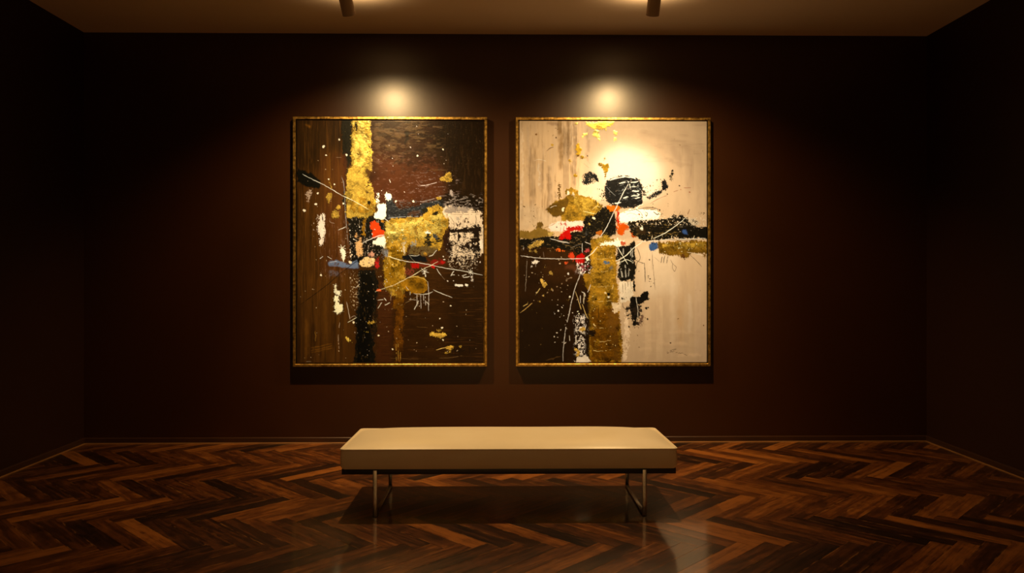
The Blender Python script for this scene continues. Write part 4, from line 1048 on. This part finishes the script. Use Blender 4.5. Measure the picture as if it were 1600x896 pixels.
    P.scumble((985, 346, 1060, 372), (120, 96, 62), 0.12, 4, 1.6, soft=5, edge=0.05); D((985, 350, 1100, 372), 20, (170, 140, 100), r=(0.3, 0.8))
    p([(1000, 358), (1003, 352), (1006, 357), (1004, 361)], WHITE, rag=1, rs=3); p([(994, 357), (1010, 356), (1008, 366), (996, 366)], (70, 48, 26), rag=3, rs=4, soft=2, alpha=0.6)
    p([(1066, 360), (1072, 358), (1074, 365), (1068, 366)], (60, 84, 120), rag=2, rs=3, soft=1, alpha=0.85)
    L([(996, 377.5), (1020, 376.5), (1050, 374), (1080, 373.5), (1105, 372)], 1.5, (214, 196, 160), brk=0.15); L([(1046, 374), (1060, 375.5), (1090, 375)], 1.2, (30, 26, 18))
    for x in (1018, 1034, 1049, 1056, 1084):
        L([(x, 374), (x + 1.5, 368)], 1.3, (226, 190, 130), brk=0.1)
    P.scumble((985, 338, 1104, 352), (216, 180, 130), 0.16, 2.2, 1.8, soft=3, alpha=0.9, edge=0.03)
    P.scumble((912, 330, 962, 370), (120, 100, 70), 0.08, 2.4, 2.0, soft=4, alpha=0.6, edge=0.04)
    P.scumble((815, 368, 920, 394), (150, 110, 56), 0.10, 4.0, 1.6, soft=4, alpha=0.6, edge=0.04)
    # right gold bar and blue square
    p([(1027, 378), (1060, 377), (1105, 376), (1105, 398), (1094, 396), (1080, 396), (1072, 405), (1060, 400), (1040, 397), (1029, 396)], (146, 102, 28), rag=2.4, rs=3.5, dry=0.05, ds=(3, 2), k=1.0, **GOLD)
    p([(1030, 379), (1104, 378), (1104, 389), (1030, 389)], (214, 164, 66), rag=2, rs=4, dry=0.55, ds=(2.2, 1.5), **GOLD)
    p([(1064, 398), (1073, 396), (1072, 406), (1064, 404)], (84, 44, 22), rag=2, rs=3, dry=0.3)
    L([(1074, 394), (1090, 397), (1100, 400)], 1.8, (224, 188, 136)); D((1028, 379, 1104, 394), 24, (255, 226, 150), r=(0.3, 0.8), elong=1.6)
    p([(1098, 396), (1104, 398), (1103, 406), (1099, 404)], (120, 84, 26), rag=2, rs=3, dry=0.2)
    for x in (1034, 1038, 1043):
        L([(x + 1.5, 399), (x, 405), (x - 1, 411)], 1.8, (40, 26, 12), brk=0.25)
    p([(1014, 381), (1019, 378), (1028, 379), (1028, 390), (1022, 392), (1015, 391)], (62, 88, 116), rag=1.6, rs=3, var=0.3, vs=(2, 3)); p([(1013, 379), (1028, 377), (1027, 383), (1015, 384)], (34, 34, 34), rag=2, rs=3, dry=0.3)
    # white knots under the band
    p([(934, 379), (942, 376), (960, 376), (976, 374), (979, 382), (970, 386), (955, 383), (938, 385)], WHITE, rag=2.6, rs=3, dry=0.12, h=0.0010)
    p([(970, 377), (977, 376), (977, 384), (971, 384)], (216, 90, 44), rag=1.8, rs=3); p([(958, 371), (968, 370), (968, 378), (959, 378)], (236, 200, 150), rag=2, rs=3, dry=0.2)
    p([(926, 372), (946, 367), (954, 372), (950, 380), (930, 380)], (206, 156, 54), rag=2.6, rs=4, dry=0.2, **GOLD)
    # black column beside the gold
    p([(964, 386), (978, 384), (992, 376), (993, 416), (991, 438), (980, 441), (966, 438), (965, 420), (963, 400)], (24, 20, 15), rag=2.4, rs=4, dry=0.12, ds=(1.6, 4), var=0.4)
    for q in ([(974, 388), (974, 400)], [(986, 388), (986, 408)], [(970, 420), (973, 434)], [(977, 414), (978, 434)], [(983, 420), (982, 432)], [(989, 392), (988, 412)], [(966, 424), (967, 432)]):
        L(q, 2.2, (190, 168, 132), brk=0.35, jit=1)
    p([(967, 440), (990, 440), (989, 470), (970, 474)], (232, 196, 144), rag=2.4, rs=4, dry=0.12, ds=(1.4, 10), var=0.15)
    for x in (973, 977, 981, 986):
        L([(x, 440), (x + 0.6, 458)], 1.1, (70, 50, 34), brk=0.3)
    p([(989.5, 376), (992.5, 376), (993, 456), (990, 457)], (20, 16, 11), rag=1.2, rs=4, dry=0.08)
    p([(984, 453), (992, 450), (993, 457), (985, 456)], (20, 16, 11), rag=2, rs=3, dry=0.2)
    p([(1001, 459), (1005, 456), (1013, 455), (1015, 468), (1011, 471), (1002, 470)], (14, 11, 8), rag=1.5, rs=3)
    p([(986, 464), (1000, 463), (1008, 464), (1007, 472), (998, 476), (998, 494), (990, 496), (985, 480)], (14, 11, 8), rag=2.2, rs=3.5, dry=0.03)
    p([(983, 474), (998, 474), (996, 500), (992, 511), (989, 511), (986, 496)], (14, 11, 8), rag=2.4, rs=4, dry=0.05)
    p([(977, 478), (1006, 476), (1006, 500), (998, 512), (980, 502)], (36, 26, 20), rag=4, rs=4, dry=0.55, ds=(1.6, 3))
    p([(998, 492), (1006, 492), (1006, 512), (996, 514)], (86, 54, 50), rag=3, rs=3, dry=0.52, ds=(1.2, 2), alpha=0.85)
    p([(983, 511), (1000, 509), (1000, 512), (984, 513)], (24, 18, 13), rag=1.8, rs=3, dry=0.2); P.spot(983, 511, 1.3, (24, 18, 13)); P.spot(1010, 482, 1.7, (22, 17, 12), 1.4, 1.2); P.spot(1013, 481, 1.2, (30, 22, 16)); P.spot(1012, 499, 1.2, (40, 30, 20), 1.5, 1.5)
    p([(971, 464), (984, 464), (984, 469), (971, 469)], (40, 28, 18), rag=2, rs=3, dry=0.35); L([(973, 474), (974, 480), (979, 485)], 1.2, (30, 22, 14))
    L([(994, 463), (995.5, 475), (997, 486), (996.5, 498)], 1.2, (226, 196, 150))
    # drawn lines
    K = (26, 20, 14)
    L([(995, 387), (999, 396), (1000, 405), (995, 412), (994, 424)], 1.4, K); L([(992, 406), (999, 409), (1007, 412)], 1.3, K); L([(1007, 411), (1008, 425), (1008.4, 441)], 1.9, K, jit=0.3)
    L([(1019.5, 394), (1020, 410), (1022, 430), (1024, 453)], 0.9, (60, 42, 26)); L([(1048, 406), (1052, 413), (1057, 418), (1054, 424), (1051, 418), (1051, 411)], 0.9, (84, 62, 40)); L([(1078, 398), (1088, 407), (1097, 417)], 1.0, (60, 42, 26))
    L([(1023, 402), (1031, 409)], 0.5, (130, 100, 66))
    L([(982, 287), (972, 305), (961, 328), (948, 355), (937, 372)], 1.3, (236, 212, 170)); L([(1021, 373), (1034, 367), (1046, 360), (1060, 350), (1073, 339)], 1.4, (246, 222, 178))
    L([(962, 408), (978, 400), (990, 388), (1003, 379)], 1.6, WHITE); L([(964, 384), (970, 395), (976, 405), (981, 413)], 1.6, WHITE); L([(963, 411), (972, 409), (980, 406), (990, 411)], 1.2, WHITE); L([(963, 412), (970, 412)], 1.2, WHITE)
    RB = (150, 60, 34)
    L([(1016, 318), (1030, 310), (1043, 305)], 1.0, RB, k=1.1); L([(1053, 300), (1060, 297)], 1.2, RB, k=1.1); L([(1069, 293), (1080, 293)], 1.4, (150, 70, 40), k=1.1); L([(1075, 335), (1078, 327)], 1.4, (110, 60, 36)); L([(1061, 337), (1064, 330)], 1.0, (90, 64, 40))
    P.spot(1062, 290, 1.1, (50, 30, 20)); P.spot(1078, 300, 1.1, (160, 84, 50)); P.spot(1043, 303, 1.0, (60, 40, 24)); P.spot(1064, 296, 0.8, (190, 110, 70))
    # dark lower left: reds, lines and flakes
    p([(888, 398), (894, 394), (899, 399), (898, 408), (890, 407)], (226, 62, 20), rag=2, rs=3, dry=0.1, var=0.2)
    p([(901, 400), (908, 396), (914, 397), (913, 412), (903, 413), (899, 408)], (206, 8, 4), rag=2, rs=3, dry=0.06, var=0.2)
    p([(911, 395), (917, 387), (922, 387), (921, 394), (914, 398)], (200, 70, 60), rag=2, rs=2.6, dry=0.2)
    p([(868, 389), (876, 389), (883, 391), (880, 394), (869, 393)], (226, 90, 20), rag=1.4, rs=3, dry=0.12); p([(881, 410), (888, 411), (886, 414), (882, 413)], (214, 74, 26), rag=1.4, rs=3)
    p([(903, 413), (920, 411), (921, 424), (906, 426)], (150, 60, 56), rag=3, rs=3, dry=0.42, ds=(1.8, 2)); P.scumble((902, 408, 922, 428), (236, 206, 180), 0.26, 1.8, 2.2, soft=3, edge=0.03, h=0.0008)
    p([(914, 402), (920, 400), (922, 408), (915, 409)], WHITE, rag=2.2, rs=2.4, dry=0.2); p([(885, 412), (905, 416), (900, 424), (884, 420)], (120, 64, 46), rag=4, rs=6, soft=3, alpha=0.5)
    W2 = (232, 204, 164)
    L([(814, 400), (830, 402), (850, 404), (880, 405), (900, 404.5), (914, 404)], 1.4, W2); L([(914, 404), (920, 400), (928, 393), (934, 386)], 1.6, WHITE)
    L([(908, 423), (904, 436), (899, 450), (893.5, 470), (889, 492), (884, 515), (880.5, 545), (879.5, 565)], 1.4, W2, brk=0.06)
    L([(899, 456), (903, 466), (906, 477)], 1.2, (216, 170, 96)); L([(824, 398), (823, 420), (822, 440), (821, 456)], 0.9, (150, 124, 90), brk=0.2); L([(849, 394), (850, 403)], 0.8, (130, 100, 70))
    L([(910, 380), (910, 395)], 0.9, W2); L([(892, 388), (900, 384), (908, 382)], 0.7, (140, 120, 90)); L([(884, 438), (893, 433)], 0.8, (180, 140, 96)); L([(914, 378), (923, 382)], 1.2, W2)
    L([(860, 373), (872, 376), (888, 379)], 1.0, W2); L([(870, 376), (880, 379), (890, 380)], 0.9, W2)
    L([(918, 457), (921, 451), (923, 445)], 1.4, W2); L([(909, 456), (914, 460), (912, 472)], 1.6, W2, brk=0.2); L([(907, 462), (907, 474)], 1.2, W2); L([(913, 458), (912, 475)], 1.6, (226, 190, 130), brk=0.2)
    L([(905, 474), (908, 484)], 1.4, (226, 176, 90)); L([(910, 476), (915, 490), (919, 498)], 1.5, (226, 176, 90)); L([(842, 374), (830, 380)], 0.8, (180, 140, 90))
    for q in ([(824, 386), (834, 380), (838, 376), (852, 377), (846, 381), (843, 386), (836, 386), (828, 390)], [(825, 392), (836, 391), (850, 393.5), (826, 394)], [(845, 434), (849, 434), (849, 441), (854, 441), (855, 446), (850, 451), (847, 446)],
              [(858, 427), (861, 423), (865, 427), (864, 430), (858, 430)], [(832, 455), (834, 452), (834.5, 455), (833, 456)], [(840, 469), (844, 470), (845, 473), (842, 472)], [(861, 452), (864, 451), (864, 455)],
              [(905, 514), (910, 511), (916, 514), (912, 518), (906, 518)], [(894, 545), (902, 545), (907, 551), (905, 557), (900, 558), (902, 551)], [(851, 414), (854, 412), (852, 419), (850, 418)], [(855.5, 406.8), (862, 407), (862, 408.5), (856, 408.5)],
              [(824, 471), (826, 474), (825, 477)], [(868, 446.5), (870, 446), (870, 449)], [(875, 443), (877, 442.5), (877, 445)], [(848, 460.5), (851, 461), (851, 464), (848, 463)], [(886, 470), (891, 468), (890, 471)]):
        p(q, (232, 180, 92), rag=1.4, rs=2.4, **GOLD)
    L([(838, 459), (844, 451)], 1.5, (236, 186, 96)); L([(813, 489), (822, 482), (832, 474)], 1.4, (206, 150, 70)); L([(818, 479), (825, 475)], 1.4, (216, 164, 80))
    p([(831, 409), (838, 406), (842, 410), (839, 412), (832, 412)], (232, 200, 156), rag=1.6, rs=3); L([(837.5, 411), (837.5, 417)], 0.7, (190, 160, 120)); P.spot(831, 416.5, 1.3, (190, 164, 130)); P.spot(890.5, 464, 1.3, WHITE); P.spot(888, 428, 1.3, W2, 1.4, 1.2); P.spot(875, 412, 1.2, (200, 160, 110))
    p([(817, 378), (819, 378), (819, 392), (817, 392)], (176, 150, 116), rag=1.2, rs=2.4, dry=0.5, ds=(1, 2))
    for t in range(7):
        P.spot(848 + t * 7.5, 462 - t * 4.6, 0.8, (150, 112, 70), 1.5, -0.5)
    P.dots((815, 398, 905, 470), 52, (196, 156, 104), r=(0.3, 0.8)); P.dots((866, 470, 905, 540), 36, (216, 184, 140), r=(0.35, 1.1)); P.dots((816, 480, 880, 560), 10, (96, 72, 44), r=(0.3, 0.8))
    P.dots((900, 480, 906, 492), 4, WHITE, r=(1.0, 1.4), elong=1.0); L([(890, 525), (890.7, 533)], 1.2, W2); p([(864, 492), (868, 488), (866, 492)], W2, rag=0.6); P.spot(872.5, 486, 1.3, W2)
    L([(852, 563), (866, 560), (876, 558)], 2.4, (96, 66, 36), alpha=0.5, jit=2)
    # column marks
    L([(945, 392), (945.5, 400), (947, 403)], 1.6, (20, 15, 8)); P.spot(951, 460, 2.4, (14, 10, 6)); P.spot(951, 464.5, 1.5, WHITE, 1.2, 0); L([(935, 477), (935.3, 498)], 1.3, (22, 15, 7), jit=0.3)
    p([(943, 407), (948, 408), (955, 411), (955, 413), (945, 413), (942, 416)], (92, 104, 108), rag=1.8, rs=3, dry=0.15); p([(950, 417), (958, 416), (959, 424), (953, 424)], (120, 110, 84), rag=2.5, rs=4, dry=0.3, alpha=0.8)
    P.spot(946, 458, 1.3, (246, 206, 130), 1.4, 0); L([(956, 453), (958, 449), (958, 445)], 1.2, (246, 206, 130)); P.spot(931, 468, 1.4, (40, 26, 10))
    L([(940, 557), (946, 554), (950, 550)], 0.7, (80, 50, 14))
    # gold touches near the top
    p([(911, 190), (925, 190), (945, 189), (962, 190), (954, 197), (946, 202), (936, 203), (924, 201), (917, 196)], (240, 186, 76), rag=3, rs=3, dry=0.10, ds=(2, 2), k=1.15, **GOLD)
    for q in ([(927, 204), (936, 204), (936, 210), (938, 219), (936, 221), (934, 214), (925, 213)], [(909, 210), (919, 206), (918, 211), (912, 213)], [(909, 212), (912, 212), (911, 216), (909, 215)], [(958, 203), (963, 204), (966, 209), (961, 212), (959, 207)],
              [(959, 214), (963, 214), (962, 221), (959, 221)], [(895, 192), (906, 191), (903, 194), (897, 195)]):
        p(q, (255, 216, 116), rag=1.6, rs=2.4, k=1.15, **GOLD)
    for q in ([(900, 225), (905, 223), (907, 232), (910, 233), (908, 239), (904, 243), (908, 246), (904, 248), (901, 241)], [(907, 243), (912, 244), (917, 243), (918, 246), (912, 248), (907, 248)], [(888, 251), (892, 248), (894, 253), (890, 257)], [(896, 272), (899, 269), (902, 274), (900, 279), (896, 275)],
              [(932, 256), (940, 254), (945, 258), (951, 255), (952, 262), (948, 270), (946, 280), (945, 285), (944.5, 276), (943, 264), (936, 260)], [(942, 246), (946, 244), (947, 249), (943, 250)], [(962, 257), (964, 256), (964, 260), (962, 260)]):
        p(q, (214, 158, 44), rag=1.8, rs=2.6, dry=0.06, k=1.2, **GOLD)
    p([(901, 241), (907, 243), (905, 248), (901, 246)], (110, 72, 20), rag=1.6, rs=2.4, dry=0.25); p([(889, 249), (892, 249), (891, 254), (889, 253)], (90, 60, 16), rag=1.2, rs=2.4, dry=0.2)
    P.spot(863, 226.5, 2.0, (180, 130, 36)); L([(854, 236), (859, 232), (865, 230)], 1.7, (96, 60, 26)); P.spot(838, 210, 1.5, (110, 70, 24)); P.spot(869, 215, 1.2, (80, 50, 26)); P.spot(918, 243.5, 1.0, (70, 44, 20)); L([(900, 213), (901, 222)], 1.8, (120, 84, 52), alpha=0.6)
    D((854, 200, 872, 216), 9, (104, 74, 46), r=(0.4, 0.9)); D((815, 200, 905, 290), 20, (110, 80, 50), r=(0.3, 0.7)); D((980, 215, 1100, 250), 5, (120, 90, 60), r=(0.3, 0.7))
    D((1000, 318, 1070, 336), 16, (84, 64, 44), r=(0.3, 0.8)); D((995, 400, 1030, 450), 18, (60, 44, 28), r=(0.3, 0.9)); D((978, 520, 1000, 545), 14, (96, 68, 40), r=(0.3, 0.8)); D((1000, 450, 1100, 560), 10, (110, 80, 50), r=(0.3, 0.8)); P.spot(1015, 406, 1.1, (50, 34, 20)); P.spot(1016, 436, 1.1, (50, 34, 20)); P.spot(1048, 536.5, 1.2, (60, 40, 24)); P.spot(1100, 509, 1.0, (96, 66, 40))
    L([(912, 255), (920, 262)], 0.6, (170, 130, 84)); L([(918, 250), (922, 256)], 0.5, (170, 130, 84))
    # signature scrawl
    G = (70, 52, 34)
    for q in ([(1043, 550), (1043.5, 553), (1046, 551)], [(1047, 550), (1048, 548), (1050, 550), (1048, 551), (1051, 547), (1057, 546), (1053, 548), (1051, 551), (1055, 549)], [(1056, 552), (1059, 551)], [(1060, 553), (1062, 552), (1064, 553), (1066, 552), (1068, 553)], [(1069, 554), (1074, 556)]):
        L(q, 0.9, G, jit=0.3)
    return P
# ------------------------------------------------------------------ framed paintings
def build_painting(x0p, x1p, y0p, y1p, label, make_canvas):
    dep = 0.066
    yf = WALL_Y - dep
    a = at_y(x0p, y0p, yf); b = at_y(x1p, y1p, yf)
    cx, cz = (a.x + b.x) / 2, (a.z + b.z) / 2
    hw, hh = (b.x - a.x) / 2, (a.z - b.z) / 2
    root = empty('painting', (cx, WALL_Y, cz - hh))
    tag(root, label, 'painting', 'framed abstract paintings on the brown wall')
    fw = 0.0215                                      # rail width seen from the front
    ln = 0.0090                                      # black shadow gap
    bm = bmesh.new()
    def rail(p, q, inner_n):
        """mitred rail from outer corner p to q"""
        p = Vector(p); q = Vector(q); n = Vector(inner_n)
        d = (q - p).normalized()
        prof = [(0.0, 0.0), (0.0, -dep + 0.002), (0.002, -dep), (fw - 0.003, -dep), (fw, -dep + 0.003), (fw, -0.012), (fw + 0.02, -0.012), (fw + 0.02, 0.0)]
        ends = []
        for base, sg in ((p, 1), (q, -1)):
            ends.append([bm.verts.new(base + n * i + d * (sg * i) + Vector((0, y, 0))) for i, y in prof])
        m = len(prof)
        for k in range(m):
            k2 = (k + 1) % m
            bm.faces.new((ends[0][k], ends[0][k2], ends[1][k2], ends[1][k]))
        bm.faces.new(ends[0]); bm.faces.new(list(reversed(ends[1])))
    z0, z1 = 0.0, 2 * hh
    rail((-hw, 0, z1), (hw, 0, z1), (0, 0, -1))
    rail((hw, 0, z1), (hw, 0, z0), (-1, 0, 0))
    rail((hw, 0, z0), (-hw, 0, z0), (0, 0, 1))
    rail((-hw, 0, z0), (-hw, 0, z1), (1, 0, 0))
    bmesh.ops.recalc_face_normals(bm, faces=bm.faces)
    link('frame', bm, M_GOLD, root)
    # black lining of the gap between frame and canvas
    bm = bmesh.new()
    i0, i1 = fw + 0.0004, fw + 0.0016
    yb = -dep + 0.016
    add_box(bm, (-hw + i0, yb, z1 - i1), (hw - i0, -0.0125, z1 - i0))
    add_box(bm, (-hw + i0, yb, i1 + 0.0004), (-hw + i1, -0.0125, z1 - i1 - 0.0004))
    add_box(bm, (hw - i1, yb, i1 + 0.0004), (hw - i0, -0.0125, z1 - i1 - 0.0004))
    link('shadow_gap_lining', bm, M_GAP, root)
    # canvas: stretched over a bar, painted face a little behind the frame lip
    g = fw + ln
    make_canvas(root, -hw + g, hw - g, g, z1 - g, -dep + 0.007, -0.0125)
    return root
build_painting(457.5, 761, 182, 573, 'framed abstract painting in dark brown with a gold stroke down from its top edge', canvas_from(paint_dark(), 'dark_canvas_paint'))
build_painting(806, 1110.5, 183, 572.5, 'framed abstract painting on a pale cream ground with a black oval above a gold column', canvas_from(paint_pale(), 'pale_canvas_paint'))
build_spot(545.5, 23.5, (-0.80, WALL_Y, CAM_H + 0.10), 'bronze tube spotlight on the ceiling aimed at the dark brown painting')
build_spot(1019.5, 24.0, (1.01, WALL_Y, CAM_H + 0.10), 'bronze tube spotlight on the ceiling aimed at the pale cream painting')

# added fill lights behind the viewer, bounced off the end wall onto the bench
for k, x in enumerate((-1.4, 1.5)):
    ld = bpy.data.lights.new('bench_fill_light', 'SPOT')
    ld.energy = 280; ld.spot_size = R(95); ld.spot_blend = 0.8; ld.shadow_soft_size = 0.03; ld.color = LAMP_COL
    lo = bpy.data.objects.new('bench_fill_light', ld); COL.objects.link(lo)
    lo.location = (x, -0.75, 3.15)
    lo.rotation_euler = (lo.location - Vector((x, Y_F, 1.5))).to_track_quat('Z', 'Y').to_euler()

# ------------------------------------------------------------------ camera and look
cd = bpy.data.cameras.new('camera')
cam = bpy.data.objects.new('camera', cd); COL.objects.link(cam)
cam.location = (0, 0, CAM_H)
cam.rotation_euler = (R(90), 0, -YAW)
cd.sensor_fit = 'HORIZONTAL'; cd.sensor_width = 36.0
cd.lens = 36.0 * F_PX / 1600.0
cd.shift_y = -14.0 / 1600.0
cd.clip_start = 0.02
SC.camera = cam

w = bpy.data.worlds.new('world'); SC.world = w; w.use_nodes = True
bg = w.node_tree.nodes.get('Background')
bg.inputs['Color'].default_value = (0.0, 0.0, 0.0, 1); bg.inputs['Strength'].default_value = 0.0

vs = SC.view_settings
SC.display_settings.display_device = 'sRGB'
vs.view_transform = 'Standard'; vs.look = 'None'; vs.exposure = 0.0; vs.gamma = 1.0
vs.use_curve_mapping = False
SC.cycles.max_bounces = 8
SC.cycles.diffuse_bounces = 5
SC.cycles.glossy_bounces = 4
SC.cycles.sample_clamp_indirect = 6.0
SC.cycles.caustics_reflective = False
